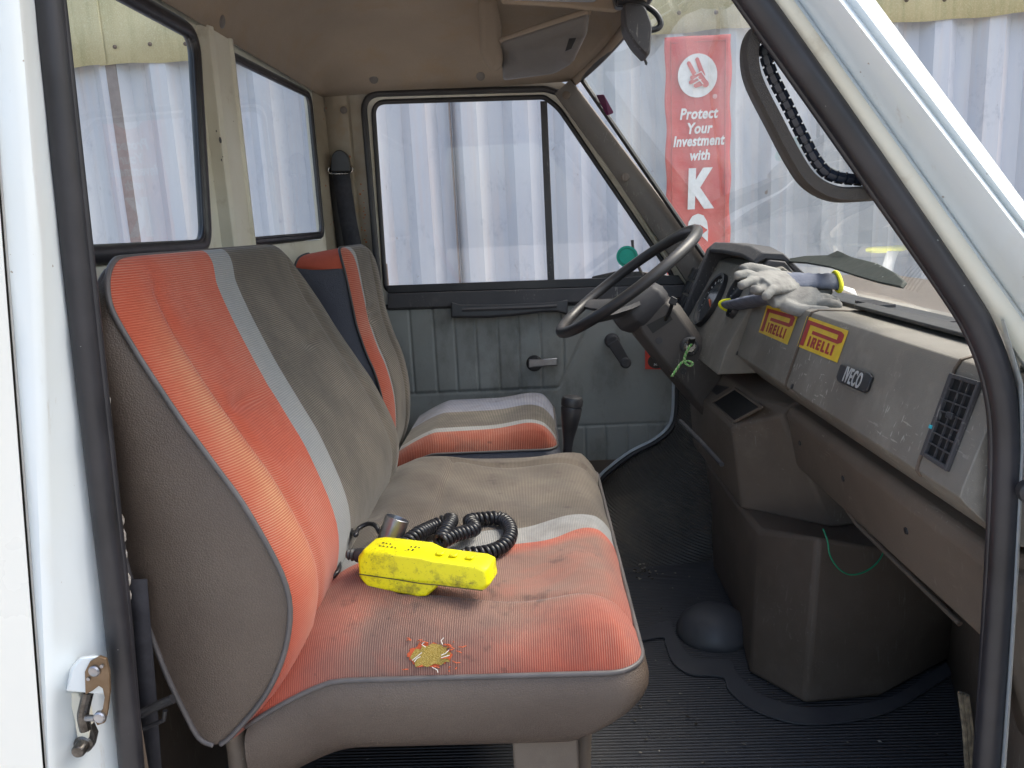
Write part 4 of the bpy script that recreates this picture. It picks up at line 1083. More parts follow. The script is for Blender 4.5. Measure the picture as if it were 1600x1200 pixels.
MB().lathe(ip, inn, [(0,.024),(.006,.024),(.010,.020),(.010,.017)], 24).build('ignition_collar', MAT['darkgrey'], scol)
MB().lathe(ip+inn*.004, inn, [(0,.016),(.009,.0155),(.012,.012),(.012,.001)], 24).build('ignition_lock', MAT['chrome'], scol)
m = MB()
for px, py in ((1030,532), (1068,580)): pq, n_ = ons(px, py, .0); m.lathe(pq, n_, [(0,.009),(.001,.0085),(.001,.004)], 14)
m.each('column_screw', MAT['darkgrey'], scol)
# key with twisted cord (hangs in the lock)
key = thing('ignition_key', 'black ignition key in the lock with a twisted green cord hanging from it', 'key', ip+inn*.014)
kl = key.location
k1 = aY(1082,528,ip.y-.055)
MB().tube([ip+inn*.010-kl, (ip+inn*.02+k1)/2-kl, k1-kl], [.006,.009,.008], 8, flat=.5).build('key_head', MAT['blackplastic'], key)
cord = crom([aY(x, y, ip.y-.05) for x, y in ((1080,538),(1074,548),(1070,558),(1070,566),(1078,572),(1082,568),(1076,564),(1066,566),(1058,576),(1050,588))], 14)
for ph, nm in ((0, 'cord'), (math.pi, 'cord')):
    tw = []
    for i, p in enumerate(cord):
        a = i*.75+ph; tw.append(p+Vector((math.cos(a)*.0022, math.sin(a)*.0022, 0))-kl)
    MB().tube(tw, .0019, 6).build(nm, flat('cord_green' if ph else 'cord_pale', (.18,.55,.14) if ph else (.55,.70,.35), .6), key, sharp=0)

# ---- gear lever
gl0 = aY(895, 617, 1.02); gl1 = aY(886, 712, 1.02)
gx_ = (gl0-gl1).normalized()
gk_ = MB().lathe(gl1-gx_*.03, gx_, [(0,.012),(.02,.0125),(.05,.011),(.07,.013),(.10,.019),(.125,.0235),(.145,.0255),(.150,.0235),(.152,.026),(.165,.0265),(.172,.023),(.176,.012),(.177,.001)], 28)
L_ = (gl0-gl1).length+.03
for v in gk_.v:
    h = (v-(gl1-gx_*.03)).dot(gx_); v += gx_*(h*(L_/.177)-h)
glv = gk_.build('gear_lever', MAT['blackplastic'], van, sharp=40)
# ---- grab handle on near pillar
gh = crom([aY(x, y, .02) for x, y in ((1208,60),(1190,48),(1176,62),(1172,92),(1180,130),(1210,190),(1243,252),(1268,285),(1305,303),(1350,303),(1375,300))], 6)
ghm = MB()
rings = []
for i, p in enumerate(gh):
    a = gh[max(0,i-1)]; b = gh[min(len(gh)-1,i+1)]; t = (b-a).normalized(); n_ = t.cross(Vector((0,1,0))).normalized()
    h = .0076
    rings.append([p+n_*x*h+Vector((0,y,0)) for x, y in ((-1,-.004),(-.7,-.011),(.7,-.011),(1,-.004),(1,.010),(.6,.014),(-.6,.014),(-1,.010))])
grab = ghm.loft(rings).build('grab_handle', vinyl('handle_vinyl', (.05,.042,.036), (.07,.06,.05), 700, .6), ap, sharp=60)
# ridged inner grip
ri = MB(); gi = crom([aY(x, y, .03) for x, y in ((1196,70),(1196,84),(1206,116),(1228,160),(1254,212),(1276,252),(1300,274),(1350,281))], 10)
for i, p in enumerate(gi):
    pass
rr = []
import itertools
Lc = 0
pts_ = []
for i in range(len(gi)-1):
    for k in range(6): pts_.append(gi[i].lerp(gi[i+1], k/6))
rad_ = []
acc = 0
for i, p in enumerate(pts_):
    if i: acc += (p-pts_[i-1]).length
    rad_.append(.0065 if (acc % .0095) > .0018 else .0045)
MB().tube(pts_, rad_, 8).build('grip_ridges', flat('grip_blueblack', (.025,.032,.05), .25), ap, sharp=40)

# ---- sun visor, roof console, mirror
vz = [aY(x, y, Yv) for x, y, Yv in ((783,62,1.28),(921,17,1.10),(917,52,1.12),(896,96,1.22),(869,112,1.30),(787,123,1.38))]
nv = ((vz[1]-vz[0]).cross(vz[5]-vz[0])).normalized()
if nv.y > 0: nv = -nv
rp = roundpoly(vz, [.012,.008,.006,.012,.02,.01], 4)
vi = MB(); c_ = sum(rp, Vector((0,0,0)))/len(rp)
vi.loft([[c_+(p-c_)*s_+nv*h for p in rp] for s_, h in ((.90,-.012),(.98,-.009),(1,0),(.98,.009),(.90,.012),(.5,.014))])
visor = vi.build('sun_visor', MAT['visor'], van, sharp=0)
MB().tube([vz[0]+Vector((0,0,-.002)), (vz[0]+vz[1])/2, vz[1]], .008, 10).build('visor_roll', MAT['headliner'], visor)
cl = [aY(x, y, 1.12) for x, y in ((889,60),(901,59),(893,76),(883,80))]
MB().prism(cl, (0,.01,0)).build('visor_clip', MAT['blackplastic'], visor, bevel=.001)
rc = MB().loft([[aY(x, y, Yv) for x, y in ((790,-30),(975,-30),(985,8),(960,20),(880,12),(782,6))] for Yv in (1.02,1.15)])
rcon = rc.build('roof_console', MAT['headliner'], van, bevel=.008)
MB().prism(roundpoly([aY(x, y, 1.015) for x, y in ((806,-14),(936,-12),(930,3),(915,3),(800,0))], .006), (0,.004,0)).build('roof_lamp', flat('lamp_lens', (.35,.38,.42), .2), rcon, bevel=.001)
# recess block left of visor
MB().loft([[aY(x, y, Yv) for x, y in ((748,-5),(776,-5),(784,40),(786,104),(770,116),(750,84))] for Yv in (1.28,1.50)]).build('headliner_ridge', MAT['headliner'], van, bevel=.02, seg=4)
mq = roundpoly([aY(x, y, .98) for x, y in ((968,17),(1000,20),(1012,52),(1009,94),(1003,99),(985,80),(970,55))], .012)
mir = MB(); cm = sum(mq, Vector((0,0,0)))/len(mq)
mir.loft([[cm+(p-cm)*s_+Vector((0,h,0)) for p in mq] for s_, h in ((.86,-.075),(.97,-.07),(1,-.06),(1,-.02),(.95,0),(.6,.006))])
rvm = mir.build('rear_view_mirror', MAT['darkgrey'], van, sharp=40)
MB().tube(crom([aY(x, y, .95) for x, y in ((965,3),(1000,6),(1022,18),(1032,34),(1028,44),(1010,48))], 6), [.010]*8+[.008]*20+[.0095]*3, 10, flat=.8).build('mirror_arm', MAT['blackplastic'], rvm)
MB().prism(roundpoly([aY(x, y, .97) for x, y in ((958,-8),(990,-6),(988,12),(962,10))], .006), (0,.03,0)).build('mirror_mount', MAT['blackplastic'], rvm, bevel=.003)
MB().tube([aY(1003,82,.97), aY(1010,99,.97), aY(1009,101,.97)], .003, 6).build('dip_lever', MAT['blackplastic'], rvm)

# ================================================================== seats
Spts = [(-.440,.352),(-.420,.368),(-.368,.428),(-.335,.50),(-.329,.573),(-.365,.67),(-.398,.73),(-.432,.789),(-.456,.835),(-.478,.880),(-.497,.925),(-.505,.955),(-.510,.975),(-.514,.984)]
Bpts = [(-.45,.35),(-.468,.362),(-.482,.40),(-.497,.45),(-.508,.50),(-.518,.55),(-.527,.60),(-.529,.66),(-.530,.72),(-.531,.78),(-.530,.84),(-.530,.90),(-.532,.945),(-.528,.972)]
def seat_back(parent, y0, y1, dx, dz, fmat, vmat, rn, rf, scl=1.0, bulge=.019, Spts=Spts, Bpts=Bpts, pm_=None):
    S = crom([Vector((x+dx, 0, z*scl+dz+(1-scl)*.5)) for x, z in Spts], 5); B = crom([Vector((x+dx, 0, z*scl+dz+(1-scl)*.5)) for x, z in Bpts], 5)
    n = len(S)-1; ztop = S[-1].z
    def ylim(z, far):
        d = ztop-z; r_ = rf if far else rn
        if d >= r_: return 0
        return r_-math.sqrt(max(0, r_*r_-(r_-d)**2))
    def f(u, v):
        x = v*n; i = min(int(x), n-1); p = S[i].lerp(S[i+1], x-i); t = (S[i+1]-S[i]).normalized(); nr = Vector((t.z, 0, -t.x))
        ya, yb = y0+ylim(p.z, False), y1-ylim(p.z, True)
        uu = .5-.5*math.cos(math.pi*u) if False else (u**1.6/(u**1.6+(1-u)**1.6))
        y = ya+(yb-ya)*uu
        s_ = min(y-ya, yb-y); h = bulge*(1-math.exp(-max(0,s_)/.026))
        # bolster valley near side and stitched tuck
        vb = abs(y-y0-.085); h -= .008*math.exp(-(vb/.012)**2)*min(1, max(0, (ztop-p.z-.02)*12))
        vb = abs(y1-.10-y); h -= .006*math.exp(-(vb/.012)**2)*min(1, max(0, (ztop-p.z-.02)*12))
        if y0+.085 < y < y1-.10:
            h -= .004*min(1, max(0, (ztop-p.z-.01)*25))+.012*math.exp(-((p.z-(.775+dz))/.010)**2)*math.exp(-((y-(y0+.15))/.055)**2) + .010*math.exp(-((p.z-(.80+dz))/.010)**2)*math.exp(-((y-(y1-.22))/.05)**2)
        e = min(1, max(0, (ztop-p.z)/.03)); h *= math.sqrt(max(0, 1-(1-e)**2))
        return Vector((p.x, y, p.z))+nr*h
    fr = MB().grid(f, 90, n*2).build('backrest', fmat, parent, sharp=0)
    def side(far):
        def g_(u, v):
            x = v*n; i = min(int(x), n-1); p = S[i].lerp(S[i+1], x-i); q = B[i].lerp(B[i+1], x-i); c = p.lerp(q, u)
            y = y0+ylim(p.z, False) if not far else y1-ylim(p.z, True)
            b = .014*math.sin(math.pi*u)*math.sin(math.pi*min(1, v*1.0))
            return Vector((c.x, y-b if not far else y+b, c.z))
        return g_
    def backf(u, v):
        x = v*n; i = min(int(x), n-1); q = B[i].lerp(B[i+1], x-i); p = S[i].lerp(S[i+1], x-i)
        ya, yb = y0+ylim(p.z, False), y1-ylim(p.z, True); return Vector((q.x, ya+(yb-ya)*u, q.z))
    sm = MB().grid(side(False), 14, n).grid(side(True), 10, n).grid(backf, 10, n)
    sm.grid(lambda u, v: S[-1].lerp(B[-1], u)+Vector((0, y0+rn+(y1-y0-rn-rf)*v, 0)), 3, 4)
    sm.build('back_cover', vmat, parent, sharp=0)
    pm = MB()
    a = [Vector((p.x, y0+ylim(p.z, False)-.002, p.z)) for p in S]; b = [Vector((p.x, y1-ylim(p.z, True), p.z)) for p in reversed(S)]
    pm.tube(a+b, .0036, 8)
    pm.tube([Vector((q.x, y0+ylim(p.z, False)-.001, q.z)) for p, q in zip(S, B)], .0036, 8)
    pm.build('piping', pm_ or MAT['piping'], parent, sharp=0)
def seat_cush(parent, y0, y1, xb, xf, zp, rise, fmat, vmat, rc=.05, zbot=.375, seams=True):
    def plan(y):
        d = min(y-y0, y1-y)
        return xf if d >= rc else xf-rc+math.sqrt(max(0, rc*rc-(rc-max(0,d))**2))
    def zpp(x): return zp-(.045*max(0, (-.28-x)/.10)**1.3 if x < -.28 else 0)
    def f(u, v):
        uu = u**1.5/(u**1.5+(1-u)**1.5); vv = 1-(1-v)**1.7
        y = y0+(y1-y0)*uu; xm = plan(y); x = xb+(xm-xb)*vv
        s_ = min(y-y0, y1-y, xm-x); h = rise*(1-math.exp(-max(0,s_)/.020))
        h += .012*math.exp(-((x-xf+.07)/.06)**2)*min(1, s_/.03)
        if seams:
            inx = x > -.20; 
            if y0+.11 < y < y1-.11 and inx: h -= .006
            if x > -.215: h -= .006*math.exp(-((y-y0-.11)/.007)**2)+.006*math.exp(-((y-y1+.11)/.007)**2)
            if y0+.11 < y < y1-.11: h -= .004*math.exp(-((x+.20)/.008)**2)
            h += .004*math.sin(x*31+y*17)*math.sin(y*23+1)+.030*min(1, max(0, (.02-x)/.28))**1.2*min(1, max(0, s_/.12))
        return Vector((x, y, zpp(x)+h))
    cu = MB().grid(f, 100, 70).build('seat_cushion', fmat, parent, sharp=0)
    loop = []
    for i in range(25): x = xb+(xf-rc-xb)*i/24; loop.append(Vector((x, y0, zpp(x))))
    for i in range(1, 9): a = R(90*i/8); loop.append(Vector((xf-rc+rc*math.sin(a), y0+rc-rc*math.cos(a), zp)))
    for i in range(1, 12): loop.append(Vector((xf, y0+rc+(y1-y0-2*rc)*i/12, zp)))
    for i in range(0, 9): a = R(90*i/8); loop.append(Vector((xf-rc+rc*math.cos(a), y1-rc+rc*math.sin(a), zp)))
    loop.append(Vector((xb, y1, zp-.04)))
    cc_ = Vector(((xb+xf)/2, (y0+y1)/2, 0)); rings = []
    for dz_, o, fx in ((0,0,0),(-.02,.010,.0),(-.045,.010,-.004),(-.075,.004,-.03),(-.10,-.004,-.07),(-.112,-.02,-.10)):
        r_ = []
        for p in loop:
            fxw = max(0, min(1, (p.x-xf+.30)/.30)); d = Vector((0, -1 if p.y < cc_.y else 1, 0))
            side_w = 1 if (p.y-y0 < rc or y1-p.y < rc) else 0
            fw = 1 if p.x > xf-rc*.9 else 0
            r_.append(p+Vector((fx*fxw**3+(o if fw else 0), (d.y*o if side_w else 0), dz_)))
        rings.append(r_)
    MB().loft(rings, closed=False, caps=False).build('seat_skirt', vmat, parent, sharp=0, sub=1)
    MB().tube([p+Vector((0,0,.001)) for p in loop], .0036, 8).build('piping', MAT['piping'], parent, sharp=0)
    return cu
# bench: the part mesh is its base frame
bf_ = MB().tube([Vector((-.40,.15,.335)), Vector((.0,.15,.33)), Vector((.03,.18,.33))], .012).tube([Vector((-.40,.90,.335)), Vector((.0,.90,.33)), Vector((.03,.88,.33))], .012)
bf_.box((-.38,.16,.335),(.0,.90,.36))
bench = bf_.build('bench_seat', MAT['dashlow'], van); tag(bench, 'two-person bench seat, worn orange and grey fabric over brown vinyl')
fb1 = fabric('bench_back_fabric', [(.348,ORANGE),(.432,GREY),(9,BROWN)], .23, .95, 2, 2, 2*math.pi/.0030, .0, bolster=(.095, .19))
fc1 = fabric('bench_seat_fabric', [(.475,OR2),(.555,GREY),(9,BROWN)], .50, .13, 0, 0, 2*math.pi/.0030, .7, grime=(.20, .455))
seat_back(bench, .095, .85, 0, 0, fb1, MAT['vinyl'], .07, .15)
cush = seat_cush(bench, .105, .95, -.41, .120, .431, .050, fc1, MAT['vinyl'])
lg = MB().tube([aY(366,1135,.13), aY(372,1170,.13), aY(385,1300,.13)], .0145, 12); lg.build('leg', MAT['dashlow'], bench)
for x, y, yy in ((912,1165,.22),):
    MB().tube([aY(x,y-30,yy), aY(x-2,y,yy), aY(x-6,1500,yy)], .013, 12).build('leg', MAT['dashlow'], bench)
MB().box((-.06,.14,.20),(.03,.2,.37)).build('seat_bracket', MAT['dashlow'], bench, bevel=.004)
# tear in the cushion
CU = bvh(cush)
def onq(px, py, off=.001): return hit(CU, px, py, off)[0]
foam = [(641,1028),(650,1014),(668,1008),(690,1007),(700,1010),(704,1022),(702,1034),(690,1038),(668,1041),(650,1041)]
fj = [(641,1028),(645,1021),(650,1014),(658,1015),(660,1009),(668,1010),(676,1006),(690,1008),(694,1012),(703,1010),(697,1016),(705,1021),(699,1027),(704,1034),(696,1034),(690,1039),(680,1037),(668,1042),(658,1039),(650,1042),(648,1034)]
pf = [onq(x, y, .0022) for x, y in fj]
cf = sum(pf, Vector((0,0,0)))/len(pf)-Vector((0,0,.000))
fr_ = [p for p in [onq(x+random.uniform(-2,2), y+random.uniform(-2,2), .0012) for x, y in [(672+(33+2*(k%2))*math.cos(2*math.pi*k/40), 1024+(17+2*(k%2))*math.sin(2*math.pi*k/40)) for k in range(40)]] if p]
frc = sum(fr_, Vector((0,0,0)))/len(fr_)
MB().add(fr_+[frc+Vector((0,0,.001))], [(i, (i+1)%len(fr_), len(fr_)) for i in range(len(fr_))]).build('tear_fringe', flat('fringe_orange', (.48,.085,.03), .95), bench, smooth=False)
tear = MB().add(pf+[cf], [(i, (i+1) % len(pf), len(pf)) for i in range(len(pf))])
def foammat():
    m = NT('yellow_foam', .95, .1); n = m.noise(900, 3)
    m.col(m.mix(m.ramp(n, [(.4,0),(.6,1)]), (.24,.165,.03), (.42,.31,.10))); m.bump(n, .8, .002); return m.m
tr_ = tear.build('tear_foam', foammat(), bench, smooth=False)
th = MB()
for i in range(22):
    x = random.uniform(636, 716); side_ = random.choice((0, 1, 1, 0))
    y = (1000+random.uniform(0,10)) if side_ else (1036+random.uniform(0,12))
    if random.random() < .35: x, y = random.uniform(696,718), random.uniform(1008,1036)
    a, b = (x, y), (x+random.uniform(-14,14), y+random.uniform(-3,3))
    pa, pb = onq(*a, .002), onq(*b, .0025); pmid = onq((a[0]+b[0])/2, (a[1]+b[1])/2+random.uniform(-2,2), .005)
    if pa and pb and pmid: th.tube([pa, pmid, pb], .0006, 5)
th.build('frayed_threads', flat('thread_orange', (.55,.11,.04), .9), bench)
th = MB()
for a, b, c_ in (((645,1032),(655,1024),(660,1020)),((690,1024),(697,1021),(702,1016)),((692,1008),(690,1002),(694,998)),((666,1012),(660,1008),(664,1004)),((648,1034),(652,1029),(658,1026)),((690,1028),(696,1026),(703,1024)),((676,1042),(684,1046),(685,1050))):
    pq = [onq(*k, .004) for k in (a, b, c_)]
    if all(pq): th.tube(pq, .0006, 5)
th.build('white_threads', flat('thread_white', (.7,.66,.6), .8), bench)
# driver seat
df_ = MB().box((-.36,1.16,.16),(.0,1.52,.38))
drv = df_.build('driver_seat', MAT['blackplastic'], van, bevel=.01); tag(drv, 'single driver seat with orange edge and blue grey side')
fb2 = fabric('driver_back_fabric', [(1.145,(.34,.068,.038)),(1.175,GREY),(9,BROWN)], .0, .95, 2, 2, 2*math.pi/.0045, 0)
fc2 = fabric('driver_seat_fabric', [(1.155,(.28,.06,.035)),(1.19,GREY),(1.36,BROWN),(9,SKYLIT)], .05, .0, 0, 0, 2*math.pi/.0045, .9)  # last stop paints the bluish sky light on the far part of the cushion
DS = [(-.43,.40),(-.41,.45),(-.402,.50),(-.400,.56),(-.405,.61),(-.416,.66),(-.430,.70),(-.441,.74),(-.450,.78),(-.456,.83),(-.462,.88),(-.468,.92),(-.476,.948),(-.484,.966)]
DB = [(-.50,.40),(-.52,.45),(-.535,.50),(-.545,.56),(-.555,.61),(-.560,.66),(-.566,.70),(-.572,.74),(-.578,.78),(-.583,.83),(-.588,.88),(-.588,.92),(-.580,.945),(-.565,.955)]
seat_back(drv, 1.10, 1.46, 0, 0, fb2, MAT['vinylblue'], .05, .08, Spts=DS, Bpts=DB, pm_=MAT['rubber'])
_S = crom([Vector((x, 0, z)) for x, z in DS], 5); _B = crom([Vector((x, 0, z)) for x, z in DB], 5)
def wrapf(u, v):
    i = int(min(len(_S)-1.001, (.84+.16*v)*(len(_S)-1))); p = _S[i].lerp(_S[i+1], (.84+.16*v)*(len(_S)-1)-i); q = _B[i].lerp(_B[i+1], (.84+.16*v)*(len(_S)-1)-i)
    if v < .12: q = p.lerp(q, .75+2*v)
    c = p.lerp(q, u); d = _S[-1].z-p.z; yl_ = .05-math.sqrt(max(0, .05**2-(.05-d)**2)) if d < .05 else 0
    return Vector((c.x, 1.10+yl_-.014*math.sin(math.pi*u)*math.sin(math.pi*(.84+.16*v))-.003, c.z))
MB().grid(wrapf, 14, 30).build('shoulder_cover', flat('shoulder_orange', (.42, .08, .042), .9), drv, sharp=0)
seat_cush(drv, 1.10, 1.60, -.38, .035, .437, .045, fc2, MAT['vinylblue'], rc=.04, seams=False)

# ================================================================== things on the seat
def ymat():
    m = NT('yellow_casing', .4, .5)
    c = m.mix(m.ramp(m.noise(12, 4), [(.35,0),(.7,1)]), (.86,.80,.005), (.78,.70,.005))
    g = m.ramp(m.noise(22, 9, rough=.8), [(.50,0),(.62,1)]); c = m.mix(m.math('MULTIPLY', g, .7), c, (.16,.13,.02))
    g = m.ramp(m.noise(260, 3), [(.64,0),(.70,1)]); c = m.mix(m.math('MULTIPLY', g, .6), c, (.08,.07,.02))
    g = m.ramp(m.noise(45, 8, rough=.85), [(.60,0),(.64,1)]); c = m.mix(m.math('MULTIPLY', g, .8), c, (.05,.045,.02))
    m.col(c); m.bump(m.noise(200,3), .08, .001); return m.m
ry = ymat()
o0 = onq(572, 935, 0); o1 = onq(775, 942, 0)
o0 = aZ(572, 928, .495); o1 = aZ(768, 948, .493)
ux = (o1-o0).normalized(); uz = Vector((0,0,1)); uz = (uz-ux*uz.dot(ux)).normalized(); uy = uz.cross(ux)
rem = thing('pendant_control', 'dirty bright yellow handheld pendant control with coiled black cable lying on the orange seat', 'remote control', o0)
RL = o0
def rp_(a, b, c_): return ux*a+uy*b+uz*c_        # local to the thing
W1 = .062
prof_r = [(-.012,.012),(-.012,.050),(-.002,.066),(.012,.070),(.085,.066),(.104,.058),(.170,.054),(.182,.048),(.184,.018),(.176,.006),(.110,.008),(.104,.000),(.092,-.014),(.080,-.018),(.0,-.008)]
prof_r = [(a, (c_+.018)*.77) for a, c_ in prof_r]
rings = []
ctr = (.09,.034)
def wof(a, base): return base
for b, s_ in ((.0,.86),(.004,.95),(.009,1.0),(.046,1.0),(.052,.95),(.056,.86)):
    rings.append([rp_(ctr[0]+(a-ctr[0])*(1-(1-s_)*.35), b*(1.0 if a < .1 else .86)+(.0 if a < .1 else .004), ctr[1]+(c_-ctr[1])*s_) for a, c_ in prof_r])
body = MB().loft(rings).build('casing', ry, rem, bevel=.0018, seg=2, sharp=24)
MB().tube([rp_(a, -.0005, c_) for a, c_ in ((-.010,.030),(.05,.027),(.085,.0245),(.11,.0245),(.150,.0235),(.176,.023))], .0009, 6).build('casing_seam', flat('dark_seam', (.09,.08,.02), .8), rem)
MB().prism([rp_(a, .012, c_) for a, c_ in ((.000,.056),(.004,.056),(.004,.0645),(.000,.064))], rp_(0,.006,0)).build('casing_slot', MAT['blackplastic'], rem)
bt = MB()
for a in (.108,.128,.152): bt.loft([[rp_(a+dx*.006, .026+dy*.008, .0605+h-(a-.104)*.05) for dx, dy in ((-1,-.6),(-.6,-1),(.6,-1),(1,-.6),(1,.6),(.6,1),(-.6,1),(-1,.6))] for h in (0,.003)])
bt.each('casing_button', ry, rem, bevel=.001)
tx = MB()
for r_ in range(2):
    for k in range(8):
        a = .018+k*.006+(.014 if k > 4 else 0)
        if random.random() < .7: tx.add([rp_(a+dx, .014+r_*.010+dy, .0685-(a-.012)*.045) for dx, dy in ((0,0),(.0032,0),(.0032,random.choice((.0015,.005))),(0,.005))], [(0,1,2,3)])
tx.build('casing_print', flat('ink_black', (.04,.04,.02)), rem, smooth=False)
bt = MB().lathe(rp_(-.040,.028,.045), ux, [(0,.006),(.003,.0085),(.006,.0065),(.009,.0095),(.012,.007),(.016,.0105),(.030,.011),(.032,.001)], 18)
bt.build('cable_boot', MAT['rubber'], rem)
mc0 = aY(600,868,.345)-RL; mc1 = aY(621,810,.36)-RL
ax = (mc1-mc0).normalized()
MB().lathe(mc0, ax, [(0,.018),(.020,.018),(.021,.0195),((mc1-mc0).length,.0195),((mc1-mc0).length+.001,.018),((mc1-mc0).length-.012,.0165),((mc1-mc0).length-.014,.001)], 32).build('metal_plug', MAT['metal'], rem)
# cables
def onl(px, py, off): 
    p = onq(px, py, 0); 
    return p+Vector((0,0,off))-RL
cpath = crom([onl(x, y+10, o) for x, y, o in ((628,858,.014),(652,842,.018),(678,830,.020),(706,828,.030),(700,848,.034),(690,862,.028),(712,852,.028),(742,836,.022),(735,818,.016),(757,812,.014),(782,812,.014),(797,826,.014),(796,845,.014),(778,861,.014),(752,868,.014),(722,870,.014))], 40)
acc = 0; hel = []; tprev = None
nrm = Vector((0,0,1))
for i in range(len(cpath)-1):
    a, b = cpath[i], cpath[i+1]; t = (b-a).normalized(); nrm = (nrm-t*nrm.dot(t)).normalized(); bi = t.cross(nrm)
    L0 = (b-a).length; ns = max(2, int(L0/.0007))
    for k in range(ns):
        p = a.lerp(b, k/ns); acc += L0/ns; ang = 2*math.pi*acc/.0098
        hel.append(p+(nrm*math.cos(ang)+bi*math.sin(ang))*.0088)
MB().tube(hel, .0039, 7).build('coiled_cable', mottled('cable_black', (.012,.012,.014), (.02,.02,.024), 30, .3), rem, sharp=0)
lp = crom([onl(x, y, o) for x, y, o in ((628,868,.012),(606,862,.016),(595,852,.022),(588,848,.03),(576,846,.03),(562,854,.03),(558,864,.03),(550,858,.035),(540,862,.035),(532,872,.03),(530,884,.01),(530,895,.006),(520,906,.006),(508,902,.008),(506,890,.012),(512,880,.022),(520,878,.028)) ], 6)
MB().tube(lp, .0038, 8).build('cable_tail', bpy.data.materials['cable_black'], rem, sharp=0)
# ================================================================== gloves on the dash
def gmat(name, c1, c2, ribs=0):
    m = NT(name, .85, .2)
    c = m.mix(m.ramp(m.noise(28, 6), [(.35,0),(.65,1)]), c1, c2)
    m.col(c); m.bump(m.noise(120, 4), .5, .003)
    if ribs: m.bump(m.new('ShaderNodeTexWave').outputs[0], .1, .001)
    return m.m
GG = gmat('glove_coating', (.27,.265,.25), (.16,.155,.15)); GK = gmat('glove_knit', (.15,.165,.21), (.10,.11,.15)); GY = flat('glove_hem_yellow', (.80,.78,.02), .7)
def glove(name, label, wrist, cuffend, dirv, side_, nrm_, fl, m_):
    """wrist: centre of hand base; fingers run along dirv"""
    t = thing(name, label, 'glove', wrist, group='pair of work gloves on the dashboard')
    d = Vector(dirv).normalized(); s_ = Vector(side_).normalized(); n = Vector(nrm_)
    mb = MB()
    mb.tube([d*-.01, d*.03, d*.065, d*.09], [.031,.037,.038,.033], 14, upv=n, flat=.38)
    for k, (off_, ln, ang) in enumerate(zip((-.028,-.010,.010,.028), fl, (.22,.06,-.08,-.25))):
        b = d*.075+s_*off_*.95; dd = (d-s_*ang*(1 if True else 1)).normalized()
        c1 = b+dd*ln*.5+n*(.006*math.sin(k*2+1)); c2 = b+dd*ln+n*(-.004+.004*math.cos(k*3))
        mb.tube(crom([b-dd*.02, b, c1, c2], 4), [.0095]*5+[.0100]*4+[.0092]*3+[.006], 10)
    b = d*.02-s_*.036; mb.tube(crom([b+d*-.01+s_*.012, b+d*.015-s_*.008, b+d*.045-s_*.018+n*.004, b+d*.068-s_*.018], 4), [.013]*6+[.0115]*6+[.007], 10)
    o = mb.build('hand_part', GG, t, sharp=0)
    md = o.modifiers.new('r', 'REMESH'); md.mode = 'VOXEL'; md.voxel_size = .0022; md.use_smooth_shade = True
    md = o.modifiers.new('k', 'SMOOTH'); md.iterations = 3; md.factor = .5
    ce = Vector(cuffend)-Vector(wrist); 
    cu = crom([d*.015, ce*.35, ce*.7, ce], 5); 
    nn = len(cu); up_ = n
    MB().tube(cu, [.031-.004*math.sin(math.pi*i/(nn-1))+.0016*math.sin(i*2.3) for i in range(nn)], 16, upv=up_, flat=.40).build('knit_cuff', GK, t, sharp=0)
    e = cu[-1]; tn = (cu[-1]-cu[-2]).normalized(); uu = (n-tn*n.dot(tn)).normalized(); vv = tn.cross(uu)
    MB().tube([e+uu*math.cos(a)*.032*.42+vv*math.sin(a)*.033 for a in [2*math.pi*i/24 for i in range(24)]], .0042, 8, closed=True).build('cuff_hem', GY, t, sharp=0)
    tgv = MB().add([e+tn*.001-uu*.005, e+tn*.034-uu*.014+vv*.002, e+tn*.036-uu*.018+vv*.024, e+tn*.002-uu*.006+vv*.020], [(0,1,2,3)])
    tgv.build('glove_tag', flat('tag_white', (.65,.65,.65)), t, solid=.0006)
    return t
def dt(px, py, z): return aZ(px, py, z)
wA = dt(1236, 438, .868); cA = dt(1308, 440, .862)
dA = dt(1172, 446, .868)-wA
nA = Vector((-.25, -.62, .74)); nA = (nA-dA.normalized()*nA.dot(dA.normalized())).normalized()
glove('work_glove', 'upper grey work glove, its fingers to the left and yellow cuff hem by the windscreen', wA, cA, dA, nA.cross(dA), nA, (.050,.058,.054,.044), GG)
wB = dt(1208, 464, .842); cB = aY(1147, 480, wB.y+.02)
cB = Vector((.478, wB.y+.16, .79))
cB = aX(1146, 478, .472)
dB = dt(1262, 462, .840)-wB
nB = Vector((-.25, -.55, .80)); nB = (nB-dB.normalized()*nB.dot(dB.normalized())).normalized()
glove('work_glove', 'lower grey work glove whose yellow cuff hem hangs over the dashboard edge', wB, cB, dB, nB.cross(dB), nB, (.048,.055,.052,.042), GG)
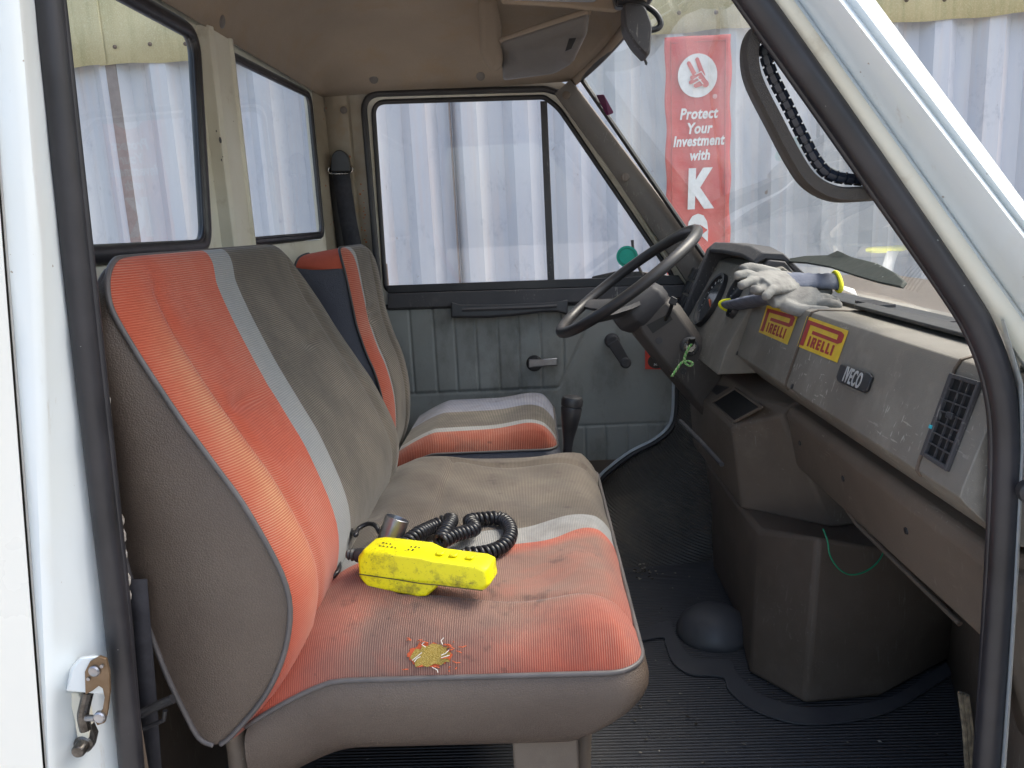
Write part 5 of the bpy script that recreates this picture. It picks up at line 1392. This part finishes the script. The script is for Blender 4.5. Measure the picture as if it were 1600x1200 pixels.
# dark rag behind the gloves
RX = .62
rg = [dt(1225,408,.90), dt(1262,402,.905), dt(1300,400,.91), dt(1313,394,.915), dt(1335,404,.91), dt(1375,414,.90), dt(1405,430,.88), dt(1419,443,.87), dt(1412,452,.865), dt(1375,444,.868), dt(1335,432,.87), dt(1300,424,.875), dt(1262,412,.885), dt(1230,411,.89)]
def shift(p, X): return p
rg = [aX(x, y, X-.075) for x, y, X in ((1225,408,.66),(1262,402,.66),(1298,401,.665),(1313,394,.665),(1335,404,.66),(1375,414,.645),(1405,430,.625),(1419,443,.61),(1412,452,.60),(1375,444,.60),(1335,432,.61),(1300,420,.63),(1262,413,.64),(1230,411,.655))]
rl = rg[7].copy()
rag = thing('rag', 'dark green pointed scrap of cloth lying along the base of the windscreen', 'rag', rl)
MB().prism([p-rl for p in rg], Vector((-.006,0,.004))).build('cloth', mottled('rag_dark', (.018, .026, .022), (.03, .036, .03), 25, .7, spots=((.3,.32,.3), 60, .72)), rag, bevel=.002)

# small litter and grit on the cab floor
deb = MB()
for k in range(150):
    x, y = random.uniform(.02, .75), random.uniform(.25, 1.25)
    if k < 26: x, y = random.gauss(.26, .02), random.gauss(1.22, .03)
    a = random.uniform(0, 6.28); r = random.uniform(.0012, .0035)*(1.6 if k < 26 else 1); z = Z0+.001
    deb.add([(x+math.cos(a)*r*2, y+math.sin(a)*r*2, z), (x-math.sin(a)*r, y+math.cos(a)*r, z+.001), (x-math.cos(a)*r*1.6, y-math.sin(a)*r*1.6, z+.0008), (x+math.sin(a)*r, y-math.cos(a)*r, z+.0002)], [(0,1,2,3)])
def debm():
    m = NT('litter', .9, .2); m.col(m.mix(m.ramp(m.noise(60, 2), [(.45, 0), (.6, 1)]), (.05,.04,.03), (.36,.33,.28))); return m.m
tag(deb.build('floor_grit', debm(), None, smooth=False), 'grit and dry leaf crumbs scattered over the dark rubber floor', 'litter', kind='stuff')
# screws on the dash, console and shelf
m = MB()
for px, py in ((1152,560),(1238,612)): m.lathe(onf(px, py-8, .0), FN, [(0,.005),(.0012,.0048),(.0014,.002)], 12)
m.each('dash_screw', MAT['blackplastic'], dash)
m = MB()
for y in (.25,.48,.70): m.lathe((.507, y, .55), (-1, 0, -.1), [(0,.0055),(.002,.005),(.0016,.002)], 12)
m.each('shelf_screw', MAT['blackplastic'], bpy.data.objects['parcel_shelf'])
